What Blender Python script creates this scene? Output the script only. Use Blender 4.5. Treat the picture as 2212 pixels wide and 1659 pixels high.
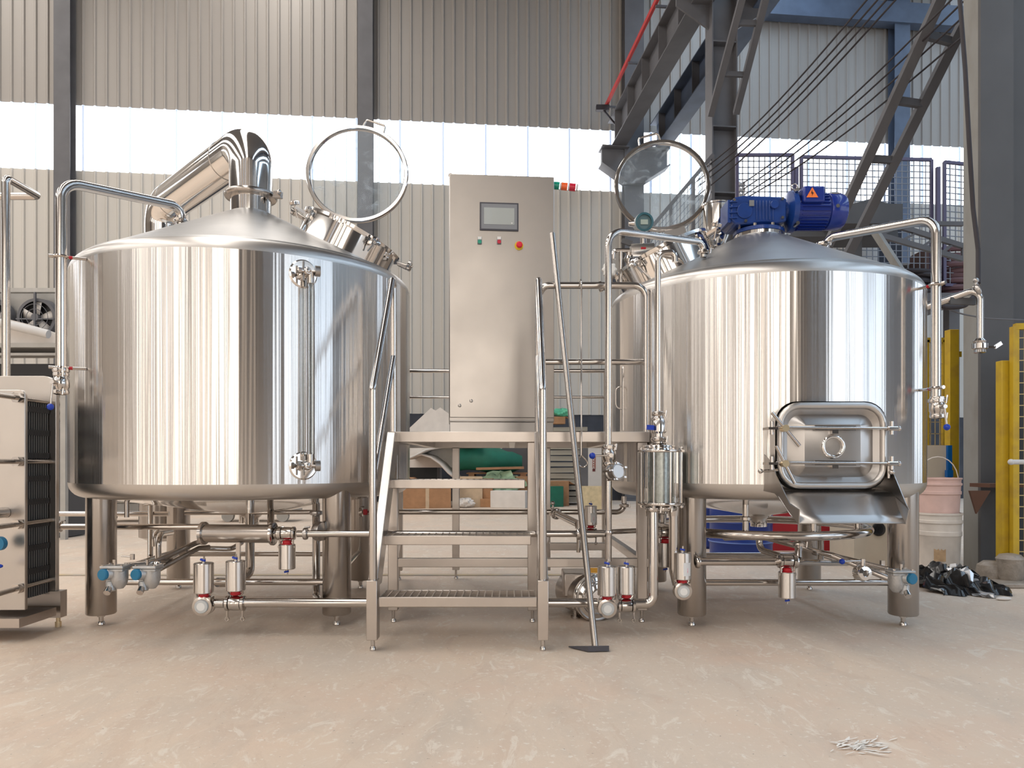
import bpy, math, random
from mathutils import Vector, Matrix
random.seed(7)
for o in list(bpy.data.objects): bpy.data.objects.remove(o)
SC = bpy.context.scene
COL = SC.collection
# ---------------------------------------------------------------- camera
F, CX, CY, H = 1600.0, 1106.0, 1000.0, 0.9
cam_d = bpy.data.cameras.new('camera'); cam = bpy.data.objects.new('camera', cam_d); COL.objects.link(cam)
cam.location = (0, 0, H); cam.rotation_euler = (math.pi/2, 0, 0)
cam_d.sensor_width = 36; cam_d.lens = F/2212*36; cam_d.shift_y = (CY-829.5)/2212
cam_d.clip_end = 200
SC.camera = cam
# ---------------------------------------------------------------- world, exposure
w = bpy.data.worlds.new('world'); SC.world = w; w.use_nodes = True
w.node_tree.nodes['Background'].inputs[0].default_value = (0.75, 0.85, 1, 1)
w.node_tree.nodes['Background'].inputs[1].default_value = 1.2
SC.view_settings.view_transform = 'Standard'; SC.view_settings.look = 'None'
SC.view_settings.gamma = 1; SC.view_settings.use_curve_mapping = False
SC.view_settings.exposure = 0.38
E_BAND, E_ROOF, E_REAR, E_SIDE = 2.6, 3.7, 1.75, 1.15

def at(px, py, z):
    return Vector(((px-CX)/F*z, z, H-(py-CY)/F*z))
def atf(px, z, Z):
    return Vector(((px-CX)/F*z, z, Z))

# ---------------------------------------------------------------- mesh helper
def frame(d):
    d = Vector(d).normalized()
    a = Vector((0, 0, 1)) if abs(d.z) < 0.95 else Vector((1, 0, 0))
    u = a.cross(d).normalized(); v = d.cross(u).normalized()
    return u, v, d

class MB:
    def __init__(s): s.v = []; s.f = []; s.mi = []; s.m = 0
    def add(s, vs, fs):
        o = len(s.v); s.v += [Vector(v) for v in vs]
        s.f += [tuple(i+o for i in f) for f in fs]; s.mi += [s.m]*len(fs); return s
    def box(s, c, size, M=None):
        x, y, z = [k/2 for k in size]; c = Vector(c)
        vs = [Vector((a, b, d)) for d in (-z, z) for (a, b) in ((-x, -y), (x, -y), (x, y), (-x, y))]
        if M is not None: vs = [M @ q for q in vs]
        return s.add([c+q for q in vs], [(3,2,1,0), (4,5,6,7), (0,1,5,4), (1,2,6,5), (2,3,7,6), (3,0,4,7)])
    def bar(s, a, b, w, h, up=(0, 0, 1)):
        a = Vector(a); b = Vector(b); d = (b-a).normalized(); up = Vector(up)
        u = d.cross(up)
        if u.length < 1e-4: u = d.cross(Vector((0, 1, 0)))
        u.normalize(); v = u.cross(d).normalized()
        vs = [p+u*x*w/2+v*y*h/2 for p in (a, b) for (x, y) in ((-1,-1), (1,-1), (1,1), (-1,1))]
        return s.add(vs, [(0,1,2,3), (7,6,5,4), (4,5,1,0), (5,6,2,1), (6,7,3,2), (7,4,0,3)])
    def rings(s, rings, cap0=True, cap1=True, closed=False):
        n = len(rings[0]); vs = [q for r in rings for q in r]; fs = []
        K = len(rings)
        for i in range(K if closed else K-1):
            a = i*n; b = ((i+1) % K)*n
            for j in range(n):
                k = (j+1) % n; fs.append((a+j, a+k, b+k, b+j))
        if not closed:
            if cap0: fs.append(tuple(range(n-1, -1, -1)))
            if cap1: fs.append(tuple((K-1)*n+j for j in range(n)))
        return s.add(vs, fs)
    def cyl(s, a, b, r, r2=None, n=20, cap=True):
        a = Vector(a); b = Vector(b); r2 = r if r2 is None else r2
        u, v, d = frame(b-a)
        R_ = [[p+(u*math.cos(t)+v*math.sin(t))*q for t in [2*math.pi*j/n for j in range(n)]] for p, q in ((a, r), (b, r2))]
        return s.rings(R_, cap, cap)
    def tube(s, pts, r, bend=0.0, n=14, cap=True, seg=7, closed=False):
        pts = [Vector(p) for p in pts]; path = []
        if bend > 0 and len(pts) > 2:
            path.append(pts[0])
            for i in range(1, len(pts)-1):
                p0, p, p1 = pts[i-1], pts[i], pts[i+1]
                d0 = (p0-p); d1 = (p1-p); L = min(d0.length, d1.length)*0.49
                d0.normalize(); d1.normalize()
                ang = d0.angle(d1); t = min(bend/max(math.tan(ang/2), 1e-3), L)
                a = p+d0*t; b = p+d1*t
                rad = t*math.tan(ang/2)
                bis = (d0+d1)
                if bis.length < 1e-4: path.append(p); continue
                bis.normalize(); c = p+bis*(rad/math.sin(ang/2))
                va = (a-c); vb = (b-c); tot = va.angle(vb)
                for k in range(seg+1):
                    q = k/seg
                    if tot < 1e-4: path.append(a.lerp(b, q)); continue
                    path.append(c+(va*math.sin((1-q)*tot)+vb*math.sin(q*tot))/math.sin(tot))
            path.append(pts[-1])
        else: path = pts
        K = len(path); tang = []
        for i in range(K):
            if closed: t = path[(i+1) % K]-path[i-1]
            else: t = path[min(i+1, K-1)]-path[max(i-1, 0)]
            tang.append(t.normalized())
        u, v, d = frame(tang[0]); rr = []
        for i in range(K):
            if i:
                q = tang[i-1].rotation_difference(tang[i]); u = q @ u; v = q @ v
            ri = r[i] if isinstance(r, (list, tuple)) else r
            rr.append([path[i]+(u*math.cos(t)+v*math.sin(t))*ri for t in [2*math.pi*j/n for j in range(n)]])
        return s.rings(rr, cap, cap, closed)
    def lathe(s, prof, c=(0, 0, 0), axis=(0, 0, 1), n=40, cap0=True, cap1=True):
        c = Vector(c); u, v, d = frame(axis)
        rr = [[c+d*h+(u*math.cos(t)+v*math.sin(t))*max(r, 1e-4) for t in [2*math.pi*j/n for j in range(n)]] for r, h in prof]
        return s.rings(rr, cap0, cap1)
    def torus(s, c, axis, R_, r, N=48, n=10):
        u, v, d = frame(axis); c = Vector(c)
        rr = []
        for i in range(N):
            t = 2*math.pi*i/N; e = u*math.cos(t)+v*math.sin(t)
            rr.append([c+e*(R_+r*math.cos(q))+d*r*math.sin(q) for q in [2*math.pi*j/n for j in range(n)]])
        return s.rings(rr, closed=True)
    def ball(s, c, r, sc=(1, 1, 1), n=18, m=10):
        c = Vector(c); rr = []
        for i in range(m+1):
            t = -math.pi/2+math.pi*i/m
            rr.append([c+Vector((sc[0]*r*max(math.cos(t), 1e-3)*math.cos(q), sc[1]*r*max(math.cos(t), 1e-3)*math.sin(q), sc[2]*r*math.sin(t))) for q in [2*math.pi*j/n for j in range(n)]])
        return s.rings(rr)
    def poly(s, pts, ext):
        """prism: polygon points extruded by vector ext"""
        pts = [Vector(p) for p in pts]; ext = Vector(ext); n = len(pts)
        return s.rings([pts, [p+ext for p in pts]])
    def sheet(s, grid, th=0.0):
        nr, nc = len(grid), len(grid[0]); vs = [q for r in grid for q in r]
        fs = [(i*nc+j, i*nc+j+1, (i+1)*nc+j+1, (i+1)*nc+j) for i in range(nr-1) for j in range(nc-1)]
        return s.add(vs, fs)
    def ibeam(s, a, b, h, wd, tf=0.02, tw=0.015, up=(0, 0, 1)):
        a = Vector(a); b = Vector(b); d = (b-a).normalized(); u = d.cross(Vector(up)).normalized(); v = u.cross(d).normalized()
        o = v*(h/2-tf/2)
        s.bar(a+o, b+o, wd, tf, v); s.bar(a-o, b-o, wd, tf, v); s.bar(a, b, tw, h-2*tf, v); return s
    def build(s, name, mat, parent=None, bevel=0, sharp=38, solid=0):
        off = Vector((0, 0, 0))
        p = parent
        while p is not None:
            off += p.location; p = p.parent
        me = bpy.data.meshes.new(name)
        loc = Vector((0, 0, 0))
        if parent is None and s.v:
            xs = [q.x for q in s.v]; ys = [q.y for q in s.v]; zs = [q.z for q in s.v]
            loc = Vector(((min(xs)+max(xs))/2, (min(ys)+max(ys))/2, min(zs)))
        me.from_pydata([tuple(q-off-loc) for q in s.v], [], s.f)
        mats = mat if isinstance(mat, (list, tuple)) else [mat]
        for m in mats: me.materials.append(m)
        for i, pl in enumerate(me.polygons): pl.material_index = s.mi[i]; pl.use_smooth = True
        me.update(); me.validate()
        me.set_sharp_from_angle(angle=math.radians(sharp))
        o = bpy.data.objects.new(name, me); COL.objects.link(o); o.parent = parent; o.location = loc
        if solid:
            m = o.modifiers.new('solid', 'SOLIDIFY'); m.thickness = solid; m.offset = 0
        if bevel:
            m = o.modifiers.new('bevel', 'BEVEL'); m.width = bevel; m.segments = 2; m.limit_method = 'ANGLE'; m.angle_limit = math.radians(40)
        return o

def arc(c, r, a0, a1, n=8):
    return [(c[0]+r*math.cos(math.radians(a0+(a1-a0)*i/n)), c[1]+r*math.sin(math.radians(a0+(a1-a0)*i/n))) for i in range(n+1)]
def tag(o, label=None, cat=None, group=None, kind=None):
    if label: o['label'] = label
    if cat: o['category'] = cat
    if group: o['group'] = group
    if kind: o['kind'] = kind
    return o
def thing(name, label, cat, loc=(0, 0, 0), group=None):
    o = bpy.data.objects.new(name, None); COL.objects.link(o); o.location = Vector(loc); o.empty_display_size = 0.1
    return tag(o, label, cat, group)
def dup(root, loc, label=None, rot=None, group=None, scale=None):
    def cp(o, par):
        c = o.copy(); COL.objects.link(c)
        if par is not None: c.parent = par
        for ch in o.children: cp(ch, c)
        return c
    r = cp(root, None); r.location = Vector(loc)
    if rot is not None: r.rotation_euler = rot
    if scale: r.scale = (scale,)*3
    if label: r['label'] = label
    if group: r['group'] = group
    return r

# ---------------------------------------------------------------- materials
def node(nt, t, **kw):
    n = nt.nodes.new(t)
    for k, v in kw.items(): setattr(n, k, v)
    return n
def mat(name, col, rough=0.5, metal=0.0, var=0.0, vs=6.0, stretch=(1, 1, 1), bump=0.0, bs=30.0, emit=0.0, trans=0.0,
        aniso=0.0, arot=0.0, rvar=0.0, col2=None, ior=1.45, alpha=1.0, coat=0.0, detail=4.0, thr=None):
    m = bpy.data.materials.new(name); m.use_nodes = True; nt = m.node_tree; b = nt.nodes['Principled BSDF']; L = nt.links
    b.inputs['Base Color'].default_value = (*col, 1); b.inputs['Roughness'].default_value = rough; b.inputs['Metallic'].default_value = metal
    b.inputs['IOR'].default_value = ior; b.inputs['Transmission Weight'].default_value = trans; b.inputs['Coat Weight'].default_value = coat
    if emit: b.inputs['Emission Color'].default_value = (*col, 1); b.inputs['Emission Strength'].default_value = emit
    if aniso:
        b.inputs['Anisotropic'].default_value = aniso; b.inputs['Anisotropic Rotation'].default_value = arot
        t = node(nt, 'ShaderNodeTangent', direction_type='RADIAL', axis='Z'); L.new(t.outputs[0], b.inputs['Tangent'])
    if var or bump or rvar or col2:
        tc = node(nt, 'ShaderNodeTexCoord'); mp = node(nt, 'ShaderNodeMapping'); mp.inputs['Scale'].default_value = stretch
        L.new(tc.outputs['Object'], mp.inputs[0])
        nz = node(nt, 'ShaderNodeTexNoise'); nz.inputs['Scale'].default_value = vs; nz.inputs['Detail'].default_value = detail
        L.new(mp.outputs[0], nz.inputs['Vector'])
        if var or col2:
            c2 = col2 if col2 else tuple(max(0, c*(1-var)) for c in col)
            c1 = col if col2 else tuple(min(1, c*(1+var)) for c in col)
            mr = node(nt, 'ShaderNodeMapRange'); lo, hi = thr if thr else (0.3, 0.7)
            mr.inputs[1].default_value = lo; mr.inputs[2].default_value = hi
            L.new(nz.outputs[0], mr.inputs[0])
            mx = node(nt, 'ShaderNodeMix', data_type='RGBA'); mx.inputs[6].default_value = (*c1, 1); mx.inputs[7].default_value = (*c2, 1)
            L.new(mr.outputs[0], mx.inputs[0]); L.new(mx.outputs[2], b.inputs['Base Color'])
        if rvar:
            mr = node(nt, 'ShaderNodeMapRange'); mr.inputs[3].default_value = rough*(1-rvar); mr.inputs[4].default_value = rough*(1+rvar)
            L.new(nz.outputs[0], mr.inputs[0]); L.new(mr.outputs[0], b.inputs['Roughness'])
        if bump:
            n2 = node(nt, 'ShaderNodeTexNoise'); n2.inputs['Scale'].default_value = bs; n2.inputs['Detail'].default_value = 3
            L.new(mp.outputs[0], n2.inputs['Vector'])
            bp = node(nt, 'ShaderNodeBump'); bp.inputs['Strength'].default_value = bump; bp.inputs['Distance'].default_value = 0.02
            L.new(n2.outputs[0], bp.inputs['Height']); L.new(bp.outputs[0], b.inputs['Normal'])
    return m
M = {}
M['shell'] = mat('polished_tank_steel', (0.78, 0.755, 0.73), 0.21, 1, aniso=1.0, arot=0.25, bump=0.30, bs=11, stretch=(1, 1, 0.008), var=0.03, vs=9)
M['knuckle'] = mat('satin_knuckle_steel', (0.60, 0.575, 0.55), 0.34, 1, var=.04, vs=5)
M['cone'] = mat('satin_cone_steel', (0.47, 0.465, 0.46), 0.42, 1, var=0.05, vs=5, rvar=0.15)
M['steel'] = mat('polished_pipe_steel', (0.58, 0.545, 0.515), 0.13, 1)
M['leg'] = mat('leg_tube_steel', (0.43, 0.395, 0.365), 0.24, 1, aniso=0.7, arot=0.25, var=0.06, vs=4, stretch=(1, 1, .3))
M['brush'] = mat('brushed_frame_steel', (0.52, 0.475, 0.44), 0.30, 1, var=0.06, vs=5, rvar=0.2)
M['cab'] = mat('brushed_cabinet_steel', (0.52, 0.485, 0.455), 0.32, 1, var=0.07, vs=2.5, rvar=0.25, bump=0.02, bs=6, stretch=(1, 1, 1))
M['mirror'] = mat('mirror_steel', (0.82, 0.80, 0.78), 0.08, 1)
M['plate'] = mat('satin_plate_steel', (0.47, 0.45, 0.435), 0.30, 1, var=0.05, vs=6)
M['cast'] = mat('cast_grey_metal', (0.46, 0.46, 0.46), 0.42, 0.75, var=0.06, vs=40, bump=0.1, bs=120)
M['dark'] = mat('dark_gasket_rubber', (0.02, 0.02, 0.022), 0.55, bump=0.1, bs=60)
M['black'] = mat('black_plastic', (0.012, 0.012, 0.014), 0.4)
M['red'] = mat('red_coupling_plastic', (0.45, 0.01, 0.02), 0.35)
M['blue'] = mat('blue_ball_plastic', (0.01, 0.045, 0.40), 0.25)
M['teal'] = mat('teal_cap_plastic', (0.015, 0.16, 0.30), 0.45)
M['white'] = mat('white_plastic', (0.80, 0.80, 0.78), 0.45)
M['cap'] = mat('translucent_white_cap', (0.62, 0.64, 0.64), 0.4, trans=0.15)
M['bluep'] = mat('blue_gearbox_paint', (0.010, 0.045, 0.22), 0.30, coat=0.3, var=0.15, vs=12)
M['blued'] = mat('blue_motor_paint', (0.008, 0.028, 0.24), 0.25, coat=0.4)
M['orange'] = mat('orange_warning_sticker', (0.95, 0.22, 0.04), 0.5)
M['yel'] = mat('yellow_safety_paint', (0.52, 0.34, 0.015), 0.5, var=0.18, vs=7, col2=(0.34, 0.21, 0.03), thr=(.45, .8))
M['brass'] = mat('pale_brass', (0.72, 0.60, 0.40), 0.3, 1)
M['glass'] = mat('clear_lid_glass', (0.86, 0.94, 0.97), 0.0, trans=1.0, ior=1.3)
M['tglass'] = mat('tube_glass', (0.85, 0.9, 0.9), 0.02, trans=1.0, ior=1.3)
M['girder'] = mat('grey_painted_girder', (0.115, 0.115, 0.125), 0.55, var=0.12, vs=2.5, bump=0.05, bs=10)
M['girderb'] = mat('blue_grey_painted_girder', (0.09, 0.12, 0.18), 0.55, var=0.15, vs=2.5)
M['flange'] = mat('rusty_grey_flange', (0.25, 0.25, 0.24), 0.7, var=0.1, vs=4, col2=(0.17, 0.15, 0.13), thr=(.5, .85), stretch=(1, 1, .4), bump=.1, bs=15)
M['darkpanel'] = mat('dark_grey_sheet', (0.085, 0.085, 0.09), 0.6, var=0.12, vs=1.5)
M['redpaint'] = mat('red_conductor_rail', (0.50, 0.05, 0.05), 0.5)
M['wire'] = mat('dark_wire', (0.03, 0.025, 0.03), 0.6)
M['fence'] = mat('purple_grey_fence', (0.10, 0.09, 0.16), 0.5)
M['mesh'] = mat('grey_fence_wire', (0.20, 0.22, 0.26), 0.5)
M['card'] = mat('cardboard', (0.42, 0.23, 0.12), 0.85, var=0.12, vs=8)
M['cardl'] = mat('pale_cardboard', (0.62, 0.47, 0.32), 0.85, var=0.1, vs=8)
M['wood'] = mat('pallet_wood', (0.36, 0.19, 0.10), 0.8, var=0.2, vs=12, stretch=(.3, 1, 1))
M['timber'] = mat('weathered_timber', (0.33, 0.31, 0.26), 0.85, var=0.25, vs=6, stretch=(.15, 1, 1))
M['osb'] = mat('plywood_sheet', (0.62, 0.52, 0.33), 0.8, var=0.15, vs=14, detail=8)
M['green'] = mat('dark_green_tarp', (0.01, 0.13, 0.085), 0.6, var=0.15, vs=4, bump=0.2, bs=8)
M['lgreen'] = mat('pale_green_cloth', (0.35, 0.50, 0.33), 0.8, var=0.15, vs=8)
M['board'] = mat('white_dusty_board', (0.70, 0.66, 0.62), 0.7, var=0.07, vs=5)
M['boardw'] = mat('grey_white_panel', (0.58, 0.57, 0.56), 0.6, var=0.05, vs=5)
M['beige'] = mat('beige_painted_panel', (0.55, 0.49, 0.40), 0.6, var=0.06, vs=5)
M['pink'] = mat('pink_bucket_plastic', (0.74, 0.52, 0.47), 0.5, var=0.08, vs=10)
M['bucket'] = mat('white_bucket_plastic', (0.72, 0.66, 0.60), 0.5, var=0.1, vs=10)
M['drum'] = mat('blue_drum_plastic', (0.01, 0.035, 0.22), 0.35)
M['redbox'] = mat('red_box_paint', (0.42, 0.02, 0.03), 0.5)
M['bag'] = mat('black_plastic_sheet', (0.012, 0.012, 0.013), 0.22, coat=0.5)
M['silver'] = mat('silver_film', (0.75, 0.75, 0.76), 0.3, 0.6)
M['wrap'] = mat('dusty_wrap', (0.30, 0.26, 0.22), 0.4, var=0.2, vs=18, bump=0.4, bs=25)
M['screen'] = mat('grey_screen', (0.42, 0.45, 0.44), 0.15, coat=0.5)
M['bezel'] = mat('dark_grey_bezel', (0.07, 0.07, 0.085), 0.4)
M['bezel2'] = mat('grey_bezel', (0.24, 0.25, 0.27), 0.4)
M['gplate'] = mat('galvanised_unit', (0.42, 0.41, 0.39), 0.55, 0.3, var=0.1, vs=5)
M['lgreen2'] = mat('green_lens', (0.01, 0.30, 0.20), 0.2)
M['olens'] = mat('orange_lens', (0.85, 0.14, 0.04), 0.2)
M['rlens'] = mat('red_lens', (0.55, 0.02, 0.05), 0.2)
# ================================================================ the hall
A = math.atan(0.105); ca, sa = math.cos(A), math.sin(A)
def hp(s, t, Z): return Vector((s*ca-t*sa, s*sa+t*ca, Z))
def s_at(px, t):
    u = (px-CX)/F; return t*(u*ca+sa)/(ca-u*sa)
TW = 17.45
def corrugated(mb, s0, s1, t, Z0, Z1, pitch=0.25, d=0.035, m_rib=None, sign=-1, joints=None):
    n = int((s1-s0)/pitch); pr = ((0, 0), (.68, 0), (.77, 1), (.89, 1), (.98, 0))
    pts = []
    for i in range(n):
        for a, b in pr: pts.append((s0+(i+a)*pitch, b))
    for i in range(len(pts)-1):
        (a, b), (c, e) = pts[i], pts[i+1]
        mb.m = (m_rib if (m_rib is not None and (b != e)) else 0)
        if joints is not None and b == e == 1 and (i//5) % 4 == 0: mb.m = m_rib
        mb.add([hp(a, t+sign*b*d, Z0), hp(c, t+sign*e*d, Z0), hp(c, t+sign*e*d, Z1), hp(a, t+sign*b*d, Z1)], [(0, 1, 2, 3)])
    mb.m = 0
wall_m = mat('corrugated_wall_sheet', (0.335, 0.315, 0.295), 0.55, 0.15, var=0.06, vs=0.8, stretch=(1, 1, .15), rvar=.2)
wall_lo = mat('corrugated_wall_sheet_lit', (0.53, 0.51, 0.475), 0.55, 0.15, var=0.06, vs=0.8, stretch=(1, 1, .15), rvar=.2)  # same sheet as above; the brighter light on the lower wall is in its colour
band_m = mat('translucent_daylight_panel', (1.0, 1.0, 1.0), 0.5, emit=E_BAND)
band_r = mat('panel_joint', (0.62, 0.74, 1.0), 0.5, emit=E_BAND*0.08)
dark_m = mat('dark_wall_base', (0.05, 0.055, 0.07), 0.8, var=.2, vs=3)  # dark blue-grey skirt below the corrugated sheets
def glow_panel(name, col, e): return mat(name, col, 0.5, emit=e)

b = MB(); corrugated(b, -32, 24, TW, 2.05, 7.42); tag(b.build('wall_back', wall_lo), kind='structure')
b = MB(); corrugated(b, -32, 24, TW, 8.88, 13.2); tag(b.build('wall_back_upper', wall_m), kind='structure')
b = MB(); corrugated(b, -32, 24, TW+.02, 7.42, 8.88, m_rib=1, joints=4); tag(b.build('window_1', [band_m, band_r]), kind='structure')
b = MB()
b.poly([hp(-32, TW+.02, 0), hp(24, TW+.02, 0), hp(24, TW+.3, 0), hp(-32, TW+.3, 0)], (0, 0, 2.06)); tag(b.build('wall_back_base', dark_m), kind='structure')
# eave beam high on the back wall
b = MB(); b.bar(hp(s_at(1600, TW), TW-.25, 11.95), hp(24, TW-.25, 11.95), 0.3, 0.5); tag(b.build('trim_1', M['girderb']), kind='structure')

# floor
fm = bpy.data.materials.new('worn_concrete_floor'); fm.use_nodes = True; nt = fm.node_tree; L = nt.links; bs = nt.nodes['Principled BSDF']
tc = node(nt, 'ShaderNodeTexCoord')
def nz(scale, detail=6, rough=.6, st=(1, 1, 1), dist=0):
    mp = node(nt, 'ShaderNodeMapping'); mp.inputs['Scale'].default_value = st; L.new(tc.outputs['Object'], mp.inputs[0])
    n = node(nt, 'ShaderNodeTexNoise'); n.inputs['Scale'].default_value = scale; n.inputs['Detail'].default_value = detail
    n.inputs['Roughness'].default_value = rough; n.inputs['Distortion'].default_value = dist; L.new(mp.outputs[0], n.inputs['Vector']); return n.outputs[0]
def ramp(src, lo, hi):
    r = node(nt, 'ShaderNodeMapRange'); r.inputs[1].default_value = lo; r.inputs[2].default_value = hi; L.new(src, r.inputs[0]); return r.outputs[0]
def mix(f, a, c):
    m = node(nt, 'ShaderNodeMix', data_type='RGBA')
    L.new(f, m.inputs[0])
    for k, q in ((6, a), (7, c)):
        if isinstance(q, tuple): m.inputs[k].default_value = (*q, 1)
        else: L.new(q, m.inputs[k])
    return m.outputs[2]
def mul(a, c):
    m = node(nt, 'ShaderNodeMath', operation='MULTIPLY'); L.new(a, m.inputs[0])
    if isinstance(c, float): m.inputs[1].default_value = c
    else: L.new(c, m.inputs[1])
    return m.outputs[0]
c0 = mix(ramp(nz(0.7, 4), .35, .65), (0.68, 0.55, 0.435), (0.61, 0.52, 0.435))
c0 = mix(mul(ramp(nz(1.6, 8, .65), .48, .70), 0.6), c0, (0.66, 0.49, 0.385))
c0 = mix(mul(ramp(nz(3.2, 9, .7, (1, .45, 1), .6), .50, .72), 0.5), c0, (0.48, 0.425, 0.37))
c0 = mix(mul(ramp(nz(4.5, 9, .75, (1, .35, 1), 1.5), .54, .60), 0.40), c0, (0.56, 0.43, 0.34))
c0 = mix(mul(ramp(nz(9, 9, .72, (1, .5, 1), 1.2), .56, .62), 0.7), c0, (0.74, 0.67, 0.58))
c0 = mix(mul(ramp(nz(38, 5, .6), .60, .66), 0.6), c0, (0.78, 0.74, 0.67))
c0 = mix(mul(ramp(nz(55, 3, .5), .70, .74), 0.6), c0, (0.16, 0.13, 0.11))
L.new(c0, bs.inputs['Base Color'])
r0 = node(nt, 'ShaderNodeMapRange'); r0.inputs[3].default_value = .42; r0.inputs[4].default_value = .75; L.new(nz(2.5, 6), r0.inputs[0]); L.new(r0.outputs[0], bs.inputs['Roughness'])
bp = node(nt, 'ShaderNodeBump'); bp.inputs['Strength'].default_value = .25; bp.inputs['Distance'].default_value = .01; L.new(nz(14, 9, .7), bp.inputs['Height']); L.new(bp.outputs[0], bs.inputs['Normal'])
b = MB(); b.add([hp(-32, -14, 0), hp(24, -14, 0), hp(24, TW+.3, 0), hp(-32, TW+.3, 0)], [(0, 1, 2, 3)]); tag(b.build('floor', fm), kind='structure')
# painted floor lines far back
b = MB()
b.add([(-5, 5.90, .003), (1.2, 5.90, .003), (1.2, 5.99, .003), (-5, 5.99, .003)], [(0, 1, 2, 3)])
tag(b.build('floor_line', mat('worn_yellow_line', (0.50, 0.38, 0.22), .7, col2=(0.42, 0.36, 0.3), vs=3, thr=(.4, .6))), 'faded yellow line painted across the floor behind the vessels', 'floor marking')

# ceiling, with unseen glowing strips added to light the hall softly
cm = mat('roof_sheet', (0.15, 0.15, 0.155), 0.6, 0.1)
b = MB(); g = MB()
strips = [(-26, -23), (-18.5, -16), (-11.5, -9), (-4.6, -2.2), (6.5, 9), (13.5, 16), (20, 22)]
edges = [-32]+[q for st in strips for q in st]+[24]
for i in range(0, len(edges), 2):
    b.poly([hp(edges[i], -14, 13.2), hp(edges[i+1], -14, 13.2), hp(edges[i+1], TW, 13.2), hp(edges[i], TW, 13.2)], (0, 0, .12))
tag(b.build('ceiling', cm), kind='structure')
warm = glow_panel('added_roof_glow', (1.0, 0.96, 0.91), E_ROOF); cool = glow_panel('added_roof_glow_cool', (0.62, 0.80, 1.0), E_ROOF*.75)
for i, (a, c) in enumerate(strips):
    b = MB(); b.add([hp(a, -14, 13.22), hp(c, -14, 13.22), hp(c, TW, 13.22), hp(a, TW, 13.22)], [(0, 1, 2, 3)])
    tag(b.build('window_%d' % (i+2), warm if a < 3 else cool), kind='structure')
# side and rear walls of the hall (seen only in the polished steel)
b = MB()
for (p, q) in ((hp(-32, -14, 0), hp(-32, TW, 0)), (hp(24, -14, 0), hp(24, TW, 0))):
    d = (q-p).normalized(); nrm = Vector((-d.y, d.x, 0))*.15
    nrm = nrm*(1 if (p.x < 0) == (nrm.x < 0) else -1); p = p+nrm*.3; q = q+nrm*.3
    b.poly([p, q, q+nrm, p+nrm], (0, 0, 13.2))
tag(b.build('wall_side', mat('side_wall_sheet', (.26, .23, .20), .6)), kind='structure')
for i, s in enumerate((-32, 24)):
    b = MB()
    for t0, t1 in (((-13.5, -12.9), (-9.0, -8.4), (12.5, 15)) if s < 0 else ((-13.6, -11.2), (-11, -8.4), (-8.2, -5.8), (9.5, 12.6), (12.9, 16))): b.add([hp(s, t0, .5), hp(s, t1, .5), hp(s, t1, 8.5), hp(s, t0, 8.5)], [(0, 1, 2, 3)])
    tag(b.build('window_%d' % (i+10), glow_panel('added_side_glow', (1, .97, .92) if s < 0 else (.78, .88, 1), E_SIDE)), kind='structure')  # unseen glowing panels added for the bright bands mirrored in the tanks
# rear wall (t = -14): unseen glowing openings, spaced to put bright streaks on the tanks
rear = MB(); lit = MB(); TR = -13.9
opens = [(-30, -27), (-24.5, -23.6), (-20, -17.8), (-15.6, -15), (-13.2, -11.2), (-10, -9.4), (-7.6, -6.4), (-5.6, -5.2), (-4.2, -2.7), (-1.7, 1.2), (9.6, 10.3), (10.6, 12.4), (12.7, 15.5), (15.8, 18.4), (18.7, 21), (21.2, 23.6)]
cur = -32
for a, c in opens:
    corrugated(rear, cur, a, TR, 0, 13.2, sign=1); corrugated(rear, a, c, TR, 8.5, 13.2, sign=1); cur = c
corrugated(rear, cur, 24, TR, 0, 13.2, sign=1)
tag(rear.build('wall_rear', mat('rear_wall_sheet', (0.50, 0.44, 0.38), .55, var=.05, vs=1)), kind='structure')
for i, (a, c) in enumerate(opens):
    b = MB(); b.add([hp(a-.2, TR-.3, 0), hp(c+.2, TR-.3, 0), hp(c+.2, TR-.3, 8.6), hp(a-.2, TR-.3, 8.6)], [(0, 1, 2, 3)])
    tag(b.build('door_%d' % (i+1), glow_panel('rear_streak_glow', (1, .93, .84) if i < 10 else (.88, .94, 1), E_REAR*(1 if i < 10 else .72))), kind='structure')

# dark columns added along the unseen walls as streaks for the steel to mirror
b = MB()
for s in (-31, -25.6, -21.6, -16.8, -14.1, -10.4, -8.6, -4.9, -2.2, 3.0, 6.2, 9.2, 15.6, 21.1): b.bar(hp(s, -13.4, 0), hp(s, -13.4, 13.1), .42, .4, hp(0, 1, 0))
for t in (-12, -9.5, -7, -2.5, 3, 8, 13): b.bar(hp(-31.5, t, 0), hp(-31.5, t, 13.1), .45, .45, hp(0, 1, 0))
for t in (-11.1, -5.5, -.5, 2.5, 6, 12.8): b.bar(hp(23.5, t, 0), hp(23.5, t, 13.1), .45, .45, hp(0, 1, 0))
tag(b.build('streak_columns', M['girder']), kind='structure')
b = MB(); b.box(hp(6.2, -13.0, 4.2), (5.6, .12, 8.4), Matrix.Rotation(A, 3, 'Z')); tag(b.build('door_30', mat('dark_streak_slab', (.06, .05, .045), .6)), kind='structure')  # unseen dark slab added to mirror as the dark band on both tanks
b = MB(); b.box(hp(23.2, 2.0, 4.0), (.3, 14, 8.0), Matrix.Rotation(A, 3, 'Z')); tag(b.build('door_31', mat('grey_streak_slab', (.13, .13, .14), .6)), kind='structure')  # unseen grey slab added so the outer tank sides mirror something darker
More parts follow.
